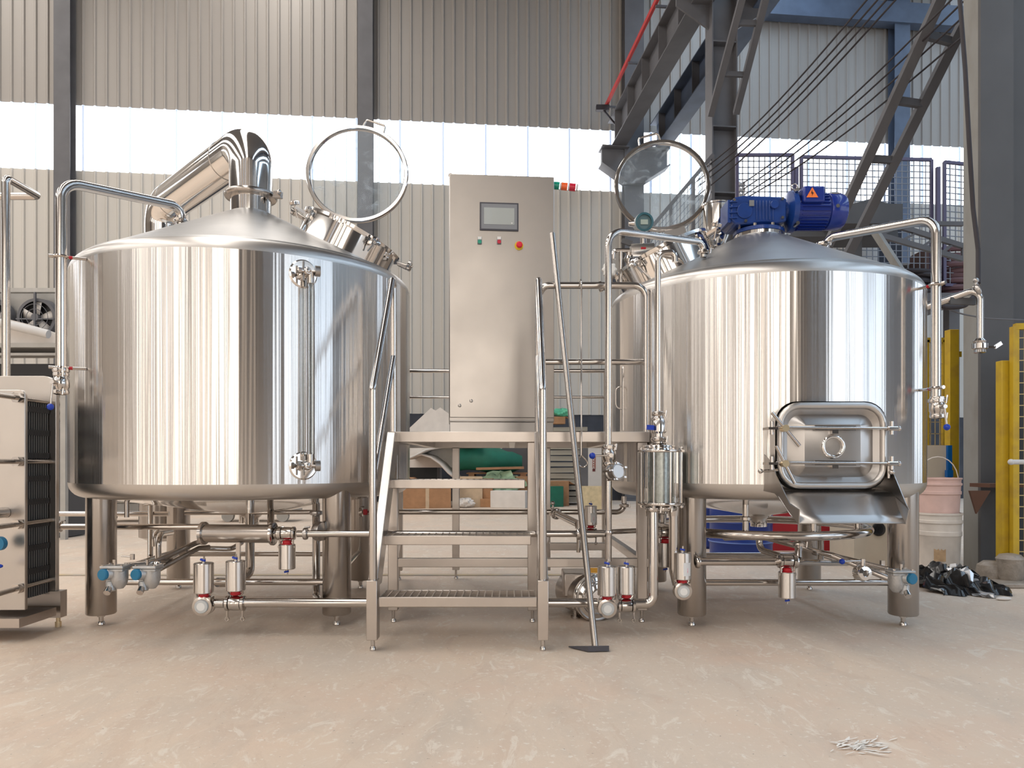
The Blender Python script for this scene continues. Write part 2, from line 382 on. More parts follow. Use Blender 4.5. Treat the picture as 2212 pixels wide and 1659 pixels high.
# wall columns
colpx = [140, 790, 1367, 1942]
labs = ['dark grey steel column on the back wall behind the left vessel', 'grey steel column on the back wall seen through the left round lid',
        'grey wall column carrying the two crane beams, behind the right round lid', 'blue-grey column on the back wall at far right behind the diagonal brace']
for i, px in enumerate(colpx):
    t = TW-.2; s = s_at(px, t); r = thing('steel_column', labs[i], 'column', hp(s, t, 0), 'steel columns of the back wall')
    m = M['girder'] if i < 3 else M['girderb']; wd = .34 if i < 2 else (.46 if i == 2 else .4)
    b = MB(); b.bar(hp(s, t-.13, 0), hp(s, t-.13, 13), wd, .018, hp(0, 1, 0)); b.bar(hp(s, t+.13, 0), hp(s, t+.13, 13), wd, .018, hp(0, 1, 0)); b.bar(hp(s, t, 0), hp(s, t, 13), .014, .26, hp(0, 1, 0)); b.build('column_shaft', m, r)
    b = MB(); b.box(hp(s, t, .02), (.5, .4, .04), Matrix.Rotation(A, 3, 'Z')); b.build('base_plate', m, r)

# crane column row (three columns towards the camera); the back one is on the wall
SR = s_at(1367, TW-.2)
def rc(t, Z): return hp(SR, t, Z)
T2 = 11.5
r = thing('crane_column', 'tall grey crane column behind the blue motor with bracing at its top', 'column', rc(T2, 0))
b = MB(); s2 = s_at(1558, T2)
for o in (-.2, .2): b.bar(hp(s2+o, T2, 0), hp(s2+o, T2, 13), .02, .30, hp(0, 1, 0))
b.bar(hp(s2, T2, 0), hp(s2, T2, 13), .4, .016, hp(0, 1, 0)); b.build('column_shaft', M['girder'], r)
b = MB()
for Z in (6.25, 5.2, 3.1, 7.6): b.box(hp(s2, T2-.08, Z), (.40, .14, .02), Matrix.Rotation(A, 3, 'Z'))
b.build('stiffener', M['girder'], r)
b = MB()
for sg in (-1, 1):
    b.poly([hp(s2+sg*.2, T2-.02, 8.45), hp(s2+sg*.75, T2-.02, 8.45), hp(s2+sg*.75, T2-.02, 8.2), hp(s2+sg*.2, T2-.02, 7.85)], hp(0, .04, 0))
    b.box(hp(s2+sg*.48, T2, 8.46), (.6, .3, .03), Matrix.Rotation(A, 3, 'Z'))
b.build('corbel', M['girder'], r)
b = MB(); b.box(hp(s2, T2, .02), (.6, .5, .04), Matrix.Rotation(A, 3, 'Z')); b.build('base_plate', M['girder'], r)
# corbel of the wall column
s3 = s_at(1367, TW-.4); t3 = TW-.56
r = thing('crane_bracket', 'dark steel bracket on the wall column under the two crane beams', 'bracket', hp(s3, t3, 8.0))
b = MB()
for sg in (-1, 1):
    b.poly([hp(s3+sg*.2, t3, 8.2), hp(s3+sg*.78, t3, 8.2), hp(s3+sg*.78, t3, 7.85), hp(s3+sg*.2, t3, 7.45)], hp(0, .14, 0))
    b.box(hp(s3+sg*.48, t3+.05, 8.22), (.64, .4, .03), Matrix.Rotation(A, 3, 'Z'))
    b.bar(hp(s3+sg*.2, t3+.05, 7.44), hp(s3+sg*.8, t3+.05, 7.84), .4, .03)
b.box(hp(s3, t3+.07, 7.83), (.5, .2, .8), Matrix.Rotation(A, 3, 'Z')); b.build('bracket_plate', M['girder'], r)
# runway beams
for k, (px, lab) in enumerate(((1335, 'left crane runway beam running overhead from the back wall'), (1428, 'right crane runway beam running overhead beside the tall column'))):
    s = s_at(px, t3); r = thing('crane_beam', lab, 'beam', hp(s, t3, 8.3), 'crane runway beams')
    b = MB(); Zc = 8.24+.36; b.ibeam(hp(s, TW-.25, Zc), hp(s, -8, Zc), .72, .34, .025, .016); b.build('beam_body', M['girder'] if k == 0 else M['girderb'], r)
    b = MB()
    for i in range(13):
        t = TW-.9-i*1.1
        for sg in (-1, 1): b.box(hp(s+sg*.085, t, Zc), (.15, .016, .66), Matrix.Rotation(A, 3, 'Z'))
    b.build('stiffener', M['girder'], r)
    b = MB(); b.bar(hp(s, TW-.25, Zc+.42), hp(s, -8, Zc+.42), .07, .12); b.build('crane_rail', M['girderb'], r)
r = thing('conductor_rail', 'thin red conductor rail beside the left crane beam', 'rail', hp(s_at(1310, t3), t3, 9.2))
s = s_at(1310, t3)
b = MB(); b.bar(hp(s, TW-.5, 9.22), hp(s, -8, 9.22), .05, .09); b.build('rail_bar', M['redpaint'], r)
for i in range(9):
    b = MB(); t = TW-.6-i*1.9; b.bar(hp(s, t, 9.16), hp(s+.28, t, 9.16), .04, .04); b.build('support_arm', M['girder'], r)
b = MB(); b.box(hp(s-.1, TW-.6, 9.12), (.3, .12, .12)); b.bar(hp(s-.1, TW-.6, 9.1), hp(s+.25, TW-.6, 8.7), .04, .04); b.build('end_bracket', M['wire'], r)

# near column at right with dark panel behind
T1 = 5.62; s1 = s_at(2154, T1)
r = thing('near_column', 'large grey rust-marked steel column standing at the right edge', 'column', hp(s1, T1, 0))
RM = Matrix.Rotation(A, 3, 'Z')
b = MB(); b.bar(hp(s1, T1+.015, 0), hp(s1, T1+.015, 12.5), .29, .03, hp(0, 1, 0)); b.build('front_flange', M['darkpanel'], r)
b = MB(); b.bar(hp(s1-.134, T1+.115, 0), hp(s1-.134, T1+.115, 12.5), .02, .17, hp(0, 1, 0)); b.build('side_flange', M['flange'], r)
b = MB(); b.bar(hp(s1+.02, T1+.19, 0), hp(s1+.02, T1+.19, 12.5), .25, .02, hp(0, 1, 0)); b.build('column_web', M['girder'], r)
b = MB(); b.box(hp(s1-.10, T1-.12, H-(1052-CY)/F*5.5), (.30, .22, .03), RM); b.poly([at(2095, 1060, 5.5), at(2140, 1060, 5.5), at(2110, 1110, 5.6)], (0, .02, 0)); b.build('shelf_bracket', mat('rusty_bracket', (.12, .06, .04), .8), r)
r = thing('panel_column', 'wide dark grey steel sheet post at far right behind the yellow guard', 'column', hp(s1+.66, 6.0, 0))
b = MB(); b.box(hp(s1+.68, 5.92, 6.2), (1.0, .12, 12.4), RM); b.build('sheet', M['darkpanel'], r, bevel=.01)
b = MB(); b.box(hp(s1+.20, 5.82, 6.2), (.02, .08, 12.4), RM); b.build('edge_rib', M['girder'], r)

# laced diagonal braces
def brace(name, lab, A0, A1, B0, B1, ks, m):
    r = thing(name, lab, 'brace', (A0+B0)/2)
    for a, c in ((A0, A1), (B0, B1)):
        q = MB(); q.bar(a, c, .09, .09, (0, 1, 0)); q.build('brace_bar', m, r)
    for k in ks:
        pa_ = A0.lerp(A1, min(1, (k-A0.z)/(A1.z-A0.z))); pb_ = B0.lerp(B1, min(1, (k-B0.z)/(B1.z-B0.z))); q = MB(); q.bar(pa_, pb_, .05, .07); q.build('rung', m, r)
brace('diagonal_brace', 'laced diagonal brace rising past the near column at top right', at(1784, 540, 8.2), at(2048, -40, 6.7), at(1832, 550, 8.2), at(2080, 52, 7.0), (4.03, 4.47, 4.92), M['girder'])
brace('diagonal_brace', 'laced diagonal brace meeting the tall crane column', at(1535, 250, 11.3), at(1618, -60, 9.9), at(1590, 245, 11.3), at(1668, -60, 9.9), (6.6, 7.05), M['girder'])

# overhead wires
ws = [((1512, 372), (1870, 0)), ((1505, 392), (1893, 0)), ((1512, 400), (1912, 0)), ((1500, 428), (1932, 0)),
      ((1602, 398), (2052, 0)), ((1604, 410), (2082, 0)), ((1606, 422), (2095, 20)), ((1608, 430), (2110, 50))]
for i, (p, q) in enumerate(ws):
    a = at(*p, 11.1); c = at(*q, 6.4); c = a+(c-a)*1.03; n = 12
    pts = [a.lerp(c, k/n)-Vector((0, 0, .12*math.sin(math.pi*k/n))) for k in range(n+1)]
    b = MB(); b.tube(pts, .009, n=6)
    tag(b.build('overhead_wire', M['wire']), ['topmost', 'second', 'third', 'lowest'][i % 4]+(' wire of the left bundle strung behind the right round lid' if i < 4 else ' wire of the right bundle strung down to the insulators above the blue motor'), 'wire', 'overhead wires')
r = thing('insulator_rack', 'small rack of round insulators on the crane column above the blue motor', 'insulator', at(1600, 430, 11.1))
for py in (399, 411, 423, 431):
    b = MB(); b.lathe([(.015, -.06), (.05, -.04), (.03, 0), (.05, .04), (.015, .06)], at(1601, py, 11.1), (1, 0, 0), 12); b.build('insulator', M['boardw'], r)
b = MB(); b.bar(at(1592, 385, 11.1), at(1592, 440, 11.1), .04, .04); b.build('rack_bar', M['wire'], r)

# hose and cable on the near column
b = MB(); b.tube([at(2072, -20, 5.5), at(2085, 150, 5.45), at(2093, 300, 5.4), at(2102, 450, 5.4), at(2113, 540, 5.35), at(2113, 612, 5.3)], .016, .1, 10)
tag(b.build('hanging_hose', M['wire']), 'black hose hanging down the front of the near column', 'hose')
b = MB(); b.tube([at(2010, 652, 5.2), at(2045, 664, 5.2), at(2082, 662, 5.2), at(2105, 640, 5.25), at(2110, 615, 5.3)], .018, .1, 10)
tag(b.build('drooping_cable', M['wire']), 'black cable drooping in a loop beside the right outlet pipe', 'cable')
b = MB(); b.tube([at(2030, 660, 5.3), at(2070, 677, 5.2), at(2130, 688, 5.2), at(2225, 692, 5.3)], .006, .2, 6)
tag(b.build('thin_cable', M['girder']), 'thin grey cable running right to the frame edge', 'cable')

# ---- mezzanine with mesh railings
zm = 10.4
r = thing('mezzanine', 'steel mezzanine deck with stair truss behind the right vessel', 'mezzanine', at(1900, 640, zm))
b = MB(); b.box((5.1, zm+1, 3.23), (2.6, 2.0, .12)); b.build('deck', M['girder'], r)
b = MB()
for px in (1675, 1860, 2055):
    q = atf(px, zm+.3, 0); b.bar(q, q+Vector((0, 0, 3.17)), .15, .15, (0, 1, 0))
b.build('deck_post', M['girder'], r)
b = MB()
tA = [at(1900, 498, 9.2), at(2080, 545, 9.2)]; tB = [at(1890, 485, 9.2), at(2080, 535, 9.2)]
b.bar(at(1900, 508, 9.2), at(2080, 560, 9.2), .05, .06); b.bar(at(1925, 484, 9.2), at(2080, 532, 9.2), .05, .06)
for i in range(5):
    k = i/4; p0 = at(1900, 508, 9.2).lerp(at(2080, 560, 9.2), k); p1 = at(1925, 484, 9.2).lerp(at(2080, 532, 9.2), min(1, k+.12)); b.bar(p0, p1, .03, .03)
b.bar(at(1920, 482, 9.2), at(2080, 484, 9.2), .05, .05)
b.build('truss', M['girder'], r)
b = MB(); b.bar(at(1884, 491, 9.0), at(1948, 590, 8.6), .06, .08); b.build('stair_stringer', M['flange'], r)
def mesh_panel(name, lab, px0, px1, z0, z1, yt, yb, m_f, m_w, nx, ny, fw=.04, ww=.011, grp=None):
    c = [at(px0, yt, z0), at(px1, yt*1.0+(0), z1)]
    Zt, Zb = H-(yt-CY)/F*z0, H-(yb-CY)/F*z0
    A_, B_ = atf(px0, z0, 0), atf(px1, z1, 0)
    r = thing(name, lab, 'fence', (A_+B_)/2+Vector((0, 0, Zb)), grp)
    up = lambda p, Z: Vector((p.x, p.y, Z))
    q = MB(); q.bar(up(A_, Zt), up(B_, Zt), fw, fw); q.bar(up(A_, Zb), up(B_, Zb), fw, fw); q.bar(up(A_, Zb), up(A_, Zt), fw, fw, (0, 1, 0)); q.bar(up(B_, Zb), up(B_, Zt), fw, fw, (0, 1, 0)); q.build('frame', m_f, r)
    q = MB()
    for i in range(1, nx): p = A_.lerp(B_, i/nx); q.bar(up(p, Zb), up(p, Zt), ww, ww, (0, 1, 0))
    for i in range(1, ny): Z = Zb+(Zt-Zb)*i/ny; q.bar(up(A_, Z), up(B_, Z), ww, ww)
    q.build('wire_mesh', m_w, r, sharp=30)
    return r
g = 'mesh railing panels on the mezzanine'
mesh_panel('mesh_railing', 'mesh railing panel above the blue motor, left of the paired posts', 1592, 1712, zm, zm, 335, 600, M['fence'], M['mesh'], 10, 20, grp=g)
mesh_panel('mesh_railing', 'wide mesh railing panel between the paired posts and the far post', 1731, 2012, zm, zm+.1, 339, 605, M['fence'], M['mesh'], 22, 20, grp=g)
mesh_panel('mesh_railing', 'mesh railing panel next to the near column', 2040, 2100, zm+.1, zm+.2, 350, 615, M['fence'], M['mesh'], 5, 20, grp=g)
for px, lab in ((1720, 'dark railing post above the blue motor'), (2026, 'dark railing post left of the near column')):
    b = MB(); q = atf(px, zm, 0); b.bar(q+Vector((0, 0, 3.25)), q+Vector((0, 0, 5.05)), .05, .05, (0, 1, 0)); tag(b.build('railing_post', M['fence']), lab, 'post')
# stair railing behind the right round lid
r = thing('stair_railing', 'sloping mesh stair railing seen through the right round lid', 'railing', at(1500, 520, 10.6))
A_, B_ = at(1400, 500, 10.6), at(1540, 335, 10.6)
b = MB(); b.bar(A_, B_, .05, .05); lo = Vector((0, 0, -1.2))
for k in (.0, .35, .7, 1): p = A_.lerp(B_, k); b.bar(p, p+lo, .04, .04, (0, 1, 0))
b.bar(A_+lo, B_+lo, .06, .16); b.build('frame', M['girder'], r)
b = MB()
for i in range(1, 18): p = A_.lerp(B_, i/18); b.bar(p, p+lo, .008, .008, (0, 1, 0))
for i in range(1, 12): o = lo*(i/12); b.bar(A_+o, B_+o, .008, .008)
b.build('wire_mesh', M['mesh'], r)
# junk on the mezzanine deck
b = MB(); b.box((atf(1898, 11.3, 0).x, 11.3, 3.29+.62), (.50, .4, 1.24)); tag(b.build('dark_filler_box', mat('navy_filler', (.03, .035, .055), .5)), 'dark navy box added on the mezzanine behind the mesh railing', 'cabinet')  # dark box added to fill the dark area behind the mesh
def coil(name, lab, c, R_, r_, m, n=4):
    q = MB()
    for i in range(n): q.torus(c+Vector((random.uniform(-.05, .05), random.uniform(-.05, .05), .05+i*r_*1.6)), (random.uniform(-.1, .1), random.uniform(-.1, .1), 1), R_*random.uniform(.85, 1.1), r_, 28, 8)
    return tag(q.build(name, m), lab, 'coil')
deck = 3.29
coil('cable_coil', 'dark coil of cable on the mezzanine beside the right vessel top', atf(1975, 10.7, deck), .26, .035, M['wire'], 6)
coil('pipe_coil', 'brownish coiled hose piled on the mezzanine beside the near column', atf(2056, 10.8, deck), .3, .045, mat('brown_hose', (.13, .07, .08), .6), 9)
b = MB(); q = atf(1950, 11.5, deck+.55); b.lathe([(.05, -.5), (.25, -.48), (.25, 0), (.42, .03), (.42, .06), (.0, .06)], q, n=20); tag(b.build('cable_reel', M['boardw']), 'pale reel standing on the mezzanine', 'reel')
b = MB(); b.box(atf(2003, 10.9, deck+.35), (.3, .4, .7)); tag(b.build('crate', mat('brown_crate', (.16, .10, .09), .8)), 'brown crate on the mezzanine behind the right riser pipe', 'crate')
b = MB(); b.cyl(atf(1850, 10.9, deck), atf(1850, 10.9, deck+1.15), .28, n=24); b.cyl(atf(1795, 11.2, deck), atf(1795, 11.2, deck+1.3), .36, n=24)
tag(b.build('pale_tank', M['boardw']), 'pale round tanks on the mezzanine behind the mesh', 'tank')
b = MB(); q = at(1850, 478, 9.7); b.box(q, (.9, .6, .25)); b.poly([q+Vector((-.9, 0, -.2)), q+Vector((.55, 0, -.2)), q+Vector((.5, 0, .2)), q+Vector((.2, 0, .3)), q+Vector((-.5, 0, .1))], (0, .5, 0)); b.bar(q+Vector((.0, 0, -.1)), q+Vector((0, 0, -1.5)), .1, .1, (0, 1, 0))
tag(b.build('machine_canopy', M['darkpanel']), 'dark sheet metal hood behind the blue motor', 'hood')
# ================================================================ vessels
ZB, = (0.705,)
class Tank: pass
def mk(c, R_, Zs, Zt, ztop, rn, rot, leg):
    t = Tank(); t.c = Vector((c[0], c[1], 0)); t.R = R_; t.Zs = Zs; t.Zt = Zt; t.top = ztop; t.rn = rn; t.legs = leg; return t
def tp(t, az, r, Z): a = math.radians(az); return Vector((t.c.x+r*math.cos(a), t.c.y+r*math.sin(a), Z))
def cone_z(t, r): return t.top-(r-t.rn)*(t.top-t.Zt)/(t.R-.07-t.rn)
def on_shell(t, px, extra=0.0):
    u = (px-CX)/F; d = Vector((u, 1)).normalized(); c = Vector((t.c.x, t.c.y)); k = d.dot(c)
    q = (t.R+extra)**2-(c.length_squared-k*k)
    return d*(k-math.sqrt(max(q, 0)))
def az_of(t, p): return math.degrees(math.atan2(p.y-t.c.y, p.x-t.c.x))

def vessel(name, t, label):
    r = thing(name, label, 'brewing vessel', (t.c.x, t.c.y, 0)); c = t.c; R_ = t.R
    b = MB(); b.lathe([(R_-.10, ZB)]+[(R_-.085+x, ZB+.085+y) for x, y in arc((0, 0), .085, -80, 0, 6)], c, n=128, cap0=False, cap1=False); b.build('bottom_knuckle', M['knuckle'], r, sharp=60)
    b = MB(); b.lathe([(R_, ZB+.085), (R_, ZB+.4), (R_, t.Zs-.25), (R_, t.Zs)], c, n=128, cap0=False, cap1=False); b.build('shell', M['shell'], r, sharp=60)
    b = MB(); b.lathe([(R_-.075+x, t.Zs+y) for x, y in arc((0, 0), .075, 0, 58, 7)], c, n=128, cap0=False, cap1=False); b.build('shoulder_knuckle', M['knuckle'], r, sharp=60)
    b = MB(); rr = R_-.035; zz = t.Zs+.0636
    p = [(rr, zz), (rr-.018, zz+.010), (rr-.022, zz+.016), (rr-.05, zz+.026)]; t.Zt = zz+.03
    p += [(rr-.06, zz+.030)]+[(t.rn+(rr-.06-t.rn)*k, t.top+(zz+.030-t.top)*k) for k in (.8, .6, .4, .2, .0)]
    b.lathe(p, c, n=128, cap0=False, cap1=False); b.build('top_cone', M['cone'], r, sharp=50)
    b = MB(); b.lathe([(R_-.10, ZB), (.08, .575), (.05, .55), (.05, .50)], c, n=96, cap0=False); b.build('bottom_cone', M['mirror'], r, sharp=60)
    for i, (x, y) in enumerate(t.legs):
        b = MB(); zl = .062; b.lathe([(.05, zl), (.074, zl), (.078, zl+.006), (.078, .80)], (x, y, 0), n=32); lg = b.build('leg', M['leg'], r)
        b = MB(); b.cyl((x, y, 0.004), (x, y, zl+.01), .013, n=14); b.lathe([(.020, 0), (.020, .012), (.014, .022)], (x, y, 0), n=18); b.lathe([(.02, .045), (.02, .06)], (x, y, 0), n=6); b.build('levelling_foot', M['steel'], lg)
    L_ = [Vector((x, y, 0)) for x, y in t.legs]
    for i, j, Z in ((0, 1, .238), (2, 3, .245), (0, 2, .27), (1, 3, .27)):
        a, e = L_[i], L_[j]; d = (e-a).normalized()*.07; b = MB(); b.cyl(a+d+Vector((0, 0, Z)), e-d+Vector((0, 0, Z)), .018, n=14); b.build('brace_tube', M['steel'], r)
    return r

TL = mk((-1.664, 4.72), 1.003, 1.985, 2.03, 2.484, .125, 0, [(-2.285, 4.12), (-.975, 4.12), (-2.40, 5.33), (-1.09, 5.33)])
TRt = mk((1.555, 4.67), .928, 1.872, 1.93, 2.315, .145, 0, [(.995, 4.10), (2.165, 4.10), (1.02, 5.27), (2.115, 5.27)])
V1 = vessel('brew_kettle', TL, 'left stainless steel vessel with conical top, vapour pipe and level gauge, on four legs')
V2 = vessel('mash_tun', TRt, 'right stainless steel vessel with blue motor on top and discharge door in front')

def knob(c, axis, par, s=1.0):
    """star knob on a swing bolt"""
    axis = Vector(axis).normalized(); u, v, d = frame(axis); c = Vector(c)
    q = MB(); n = 40; rr = []
    for h, k in ((-.012, .7), (-.008, 1), (.008, 1), (.012, .7)):
        rr.append([c+d*h*s+(u*math.cos(2*math.pi*j/n)+v*math.sin(2*math.pi*j/n))*(.030+.004*math.cos(12*math.pi*j/n))*k*s for j in range(n)])
    q.rings(rr); k_ = q.build('star_knob', M['steel'], par)
    q = MB(); q.cyl(c-d*.085*s, c+d*.02*s, .007*s, n=10); q.build('swing_bolt', M['steel'], k_)
    return k_
def manway(t, root, az, rlid, zc_r, uplean, side, hpos):
    slope = math.atan2(t.top-t.Zt, t.R-.07-t.rn); a = math.radians(az)
    rad = Vector((math.cos(a), math.sin(a), 0)); nrm = (rad*math.sin(slope)+Vector((0, 0, 1))*math.cos(slope)).normalized()
    tang = (rad*math.cos(slope)-Vector((0, 0, 1))*math.sin(slope)).normalized(); lat = nrm.cross(tang).normalized()
    if lat.y > 0: lat = -lat                                    # points to the camera side
    c = tp(t, az, zc_r, cone_z(t, zc_r))
    q = MB(); q.lathe([(.285, -.06), (.30, -.06), (.30, .10), (.325, .10), (.327, .118), (.30, .124), (.285, .118), (.285, .02), (.02, .0)], c, nrm, 72, False); col_ = q.build('manway_collar', M['mirror'], root)
    for s_, l_ in ((-.90, .55), (.62, .80), (1.12, .12), (-1.12, -.1)):
        p = c+tang*s_*.325+lat*l_*.325+nrm*.075; out = (tang*s_+lat*l_).normalized()
        q = MB(); q.bar(p-out*.02, p+out*.045, .03, .018, nrm); q.build('latch_lug', M['steel'], col_)
        knob(p+out*.055+nrm*.02, (out*.6+nrm*.8) if abs(s_) < 1 else (out*1.0+nrm*.15), col_)
    # open lid, hinged on the far side of the collar
    cl = at(*hpos); upv = Vector((math.sin(math.radians(uplean)), 0, math.cos(math.radians(uplean)))); n2 = Vector((.06*side, -1, .1)).normalized()
    upv = (upv-n2*upv.dot(n2)).normalized(); sx = upv.cross(n2)
    q = MB(); R1 = rlid; q.rings([[cl+(upv*math.cos(th)+sx*math.sin(th))*rr_+n2*h for rr_, h in ((R1-.004, -.018), (R1+.003, -.008), (R1+.003, .008), (R1-.004, .018), (R1-.022, .018), (R1-.028, .008), (R1-.028, -.014))] for th in [2*math.pi*i/96 for i in range(96)]], closed=True)
    ring = q.build('manway_lid', M['steel'], root, sharp=50)
    q = MB(); q.lathe([(R1-.026, -.004), (R1-.026, .004)], cl, n2, 72); q.build('lid_glass', M['lid'], ring)
    q = MB(); hw = .075; e = R1-.008
    q.tube([cl+upv*e*.95-sx*hw, cl+upv*(e+.055)-sx*hw*.9, cl+upv*(e+.055)+sx*hw*.9, cl+upv*e*.95+sx*hw], .007, .02, 10); q.build('lid_handle', M['steel'], ring)
    q = MB(); foot = cl-upv*(R1+.10)
    q.poly([cl-upv*(R1-.03)-sx*.065, cl-upv*(R1-.03)+sx*.065, foot+sx*.075, foot-sx*.075], n2*.012)
    q.cyl(foot-sx*.09, foot+sx*.09, .010, n=12); tgt = c-lat*.32+nrm*.11
    for sg in (-1, 1): q.bar(foot+sx*.07*sg+upv*.02, tgt+sx*.07*sg, .012, .05)
    q.build('hinge', M['plate'], ring)
    return c, nrm, tang, lat
lg = bpy.data.materials.new('dusty_lid_glass'); lg.use_nodes = True; nt = lg.node_tree; L = nt.links
pb = nt.nodes['Principled BSDF']; pb.inputs['Base Color'].default_value = (.93, .97, 1, 1); pb.inputs['Roughness'].default_value = 0; pb.inputs['Transmission Weight'].default_value = 1; pb.inputs['IOR'].default_value = 1.12
df = node(nt, 'ShaderNodeBsdfDiffuse'); df.inputs[0].default_value = (.62, .72, .80, 1); ms = node(nt, 'ShaderNodeMixShader'); tc = node(nt, 'ShaderNodeTexCoord')
n1 = node(nt, 'ShaderNodeTexNoise'); n1.inputs['Scale'].default_value = 7; n1.inputs['Detail'].default_value = 9; n1.inputs['Roughness'].default_value = .7; n1.inputs['Distortion'].default_value = 1.5; L.new(tc.outputs['Object'], n1.inputs[0])
mr = node(nt, 'ShaderNodeMapRange'); mr.inputs[1].default_value = .52; mr.inputs[2].default_value = .74; mr.inputs[3].default_value = .07; mr.inputs[4].default_value = .42; L.new(n1.outputs[0], mr.inputs[0])
L.new(mr.outputs[0], ms.inputs[0]); L.new(pb.outputs[0], ms.inputs[1]); L.new(df.outputs[0], ms.inputs[2]); L.new(ms.outputs[0], nt.nodes['Material Output'].inputs[0]); M['lid'] = lg
manway(TL, V1, 0, .345, .60, 18, 1, (772, 376, 5.07))
manway(TRt, V2, 180, .32, .585, -14, -1, (1430, 401, 5.0))

# -------- left vessel: neck, clamp, vapour pipe
c = TL.c
b = MB(); b.lathe([(.125, 2.47), (.125, 2.62)], c, n=48); b.build('neck', M['mirror'], V1)
b = MB(); b.lathe([(.128, 2.575), (.155, 2.58), (.162, 2.592), (.162, 2.60), (.155, 2.612), (.128, 2.617)], c, n=48); cl_ = b.build('neck_clamp', M['leg'], V1)
b = MB(); p = c+Vector((.165, -.05, 2.59)); b.bar(p, p+Vector((.05, -.01, -.005)), .03, .04); b.cyl(p+Vector((.03, -.05, 0)), p+Vector((.03, .05, 0)), .01, n=10); b.ball(p+Vector((.045, -.05, 0)), .016); b.build('clamp_nut', M['steel'], cl_)
b = MB(); top = Vector((c.x, c.y, 2.615)); k1 = Vector((c.x+.0, c.y, 2.93)); k2 = at(352, 448, 5.75); k3 = Vector((k2.x, k2.y, 1.0))
b.tube([top, k1, k2, k3], .132, .17, 48, seg=16); b.build('vapour_pipe', M['mirror'], V1, sharp=60)
b = MB(); d = (k2-k1).normalized()
for p, dd in ((k1+d*.33, d), (k2-d*.22, d), (k2-Vector((0, 0, .30)), Vector((0, 0, 1)))): b.torus(p, dd, .1325, .003, 48, 6)
b.build('weld_seam', M['brush'], V1)
b = MB(); b.lathe([(.10, .30), (.17, .33), (.17, 1.15), (.13, 1.2)], (k3.x, k3.y, 0), n=40); b.bar((k3.x, k3.y-.14, .6), (k3.x+.3, c.y+.9, .85), .06, .06); 
for sg in (-.1, .1): b.bar((k3.x+sg, k3.y, 0.0), (k3.x+sg, k3.y, .34), .03, .03, (0, 1, 0))
b.build('vapour_condenser', M['leg'], V1)

# -------- level gauge on the left vessel
def disc_boss(t, px, py, par):
    p = on_shell(t, px); az = az_of(t, p); rad = Vector((math.cos(math.radians(az)), math.sin(math.radians(az)), 0))
    z = p.y; q = Vector((p.x, p.y, H-(py-CY)/F*z))
    b = MB(); b.lathe([(.075, -.01), (.075, .004), (.068, .010), (.03, .010), (.03, .05)], q, rad, 36); return q, rad, b.build('gauge_boss', M['mirror'], par)
for py, sgn in ((592, 1), (1006, -1)):
    q, rad, g = disc_boss(TL, 655, py, V1); tx = Vector((rad.y*-1, rad.x, 0))
    if tx.x < 0: tx = -tx
    o = q+rad*.065
    b = MB(); b.cyl(q+rad*.04, o+rad*.02, .016); b.ball(o, .024); b.cyl(o-tx*.045, o+tx*.05, .011, n=12); b.cyl(o+tx*.018, o+tx*.018-Vector((0, 0, .06*sgn)), .018, n=16)
    b.cyl(o-tx*.05, o-tx*.035, .018, n=8); v = b.build('gauge_valve', M['steel'], g)
    b = MB(); b.cyl(o+tx*.03+rad*.03, o+tx*.055+rad*.035, .028, n=20); b.cyl(o+tx*.0, o+tx*.045+rad*.03, .007, n=8); b.cyl(o-Vector((0, 0, .05*sgn))-tx*.02, o-tx*.02+Vector((0, 0, .05*sgn)), .006, n=8); b.build('valve_knob', M['plate'], v)
    if sgn > 0: ga = o+tx*.018
    else: gb = o+tx*.018
b = MB(); b.cyl(ga-Vector((0, 0, .05)), Vector((ga.x, ga.y, gb.z+.05)), .0115, n=16); b.build('gauge_tube', M['tglass'], V1)
b = MB(); b.cyl(ga-Vector((0, 0, .05))+rad*.0, Vector((ga.x, ga.y, gb.z+.05)), .0035, n=8)
for sg in (-1, 1): b.cyl(ga+tx*.017*sg-Vector((0, 0, .03)), Vector((ga.x, ga.y, gb.z+.03))+tx*.017*sg, .0035, n=8)
b.build('gauge_guard_rod', M['steel'], V1)

# -------- clamps, CIP pipes
def clampb(b, c, axis, r, wing=True):
    """a tri-clamp ring with wing nut drawn into b"""
    c = Vector(c); b.lathe([(r, -.014), (r+.012, -.010), (r+.015, 0), (r+.012, .010), (r, .014)], c, axis, 28, False, False)
    if wing:
        u, v, d = frame(axis); p = c+u*(r+.014); b.bar(p-d*.008, p+d*.008, .02, .02); b.cyl(p, p+v*.035, .004, n=8); b.cyl(p+v*.03-d*.016, p+v*.034+d*.016, .005, n=8)
def pipe_part(name, pts, r, bend, par, m='steel', n=16):
    b = MB(); b.tube(pts, r, bend, n); return b.build(name, M[m], par)
P0 = at(132, 800, 3.85); x0, y0 = P0.x, P0.y
ptop = at(132, 392, 3.85); pc = at(391, 485, 4.4)
pipe_part('cleaning_pipe', [Vector((x0, y0, P0.z)), ptop, at(392, 447, 4.4), pc+Vector((0, 0, -.03))], .0265, .10, V1, n=18)
b = MB(); clampb(b, pc+Vector((0, 0, .02)), (0, 0, 1), .026); clampb(b, P0, (0, 0, 1), .027); b.build('pipe_clamp', M['steel'], V1)
def stand_off(t, par, px, py, pxp, z):
    p = on_shell(t, px); a = Vector((p.x, p.y, H-(py-CY)/F*p.y)); e = Vector(((pxp-CX)/F*z, z, a.z))
    b = MB(); b.cyl(a, e, .008, n=10); b.torus(e, (0, 0, 1), .030, .007, 20, 6); d = (e-a).normalized(); b.cyl(e+d*.03, e+d*.055, .010, n=10)
    k = b.build('pipe_bracket', M['steel'], par); b = MB(); b.cyl(e-d*.052, e-d*.036, .009, n=12); b.build('bracket_knob', M['red'], k)
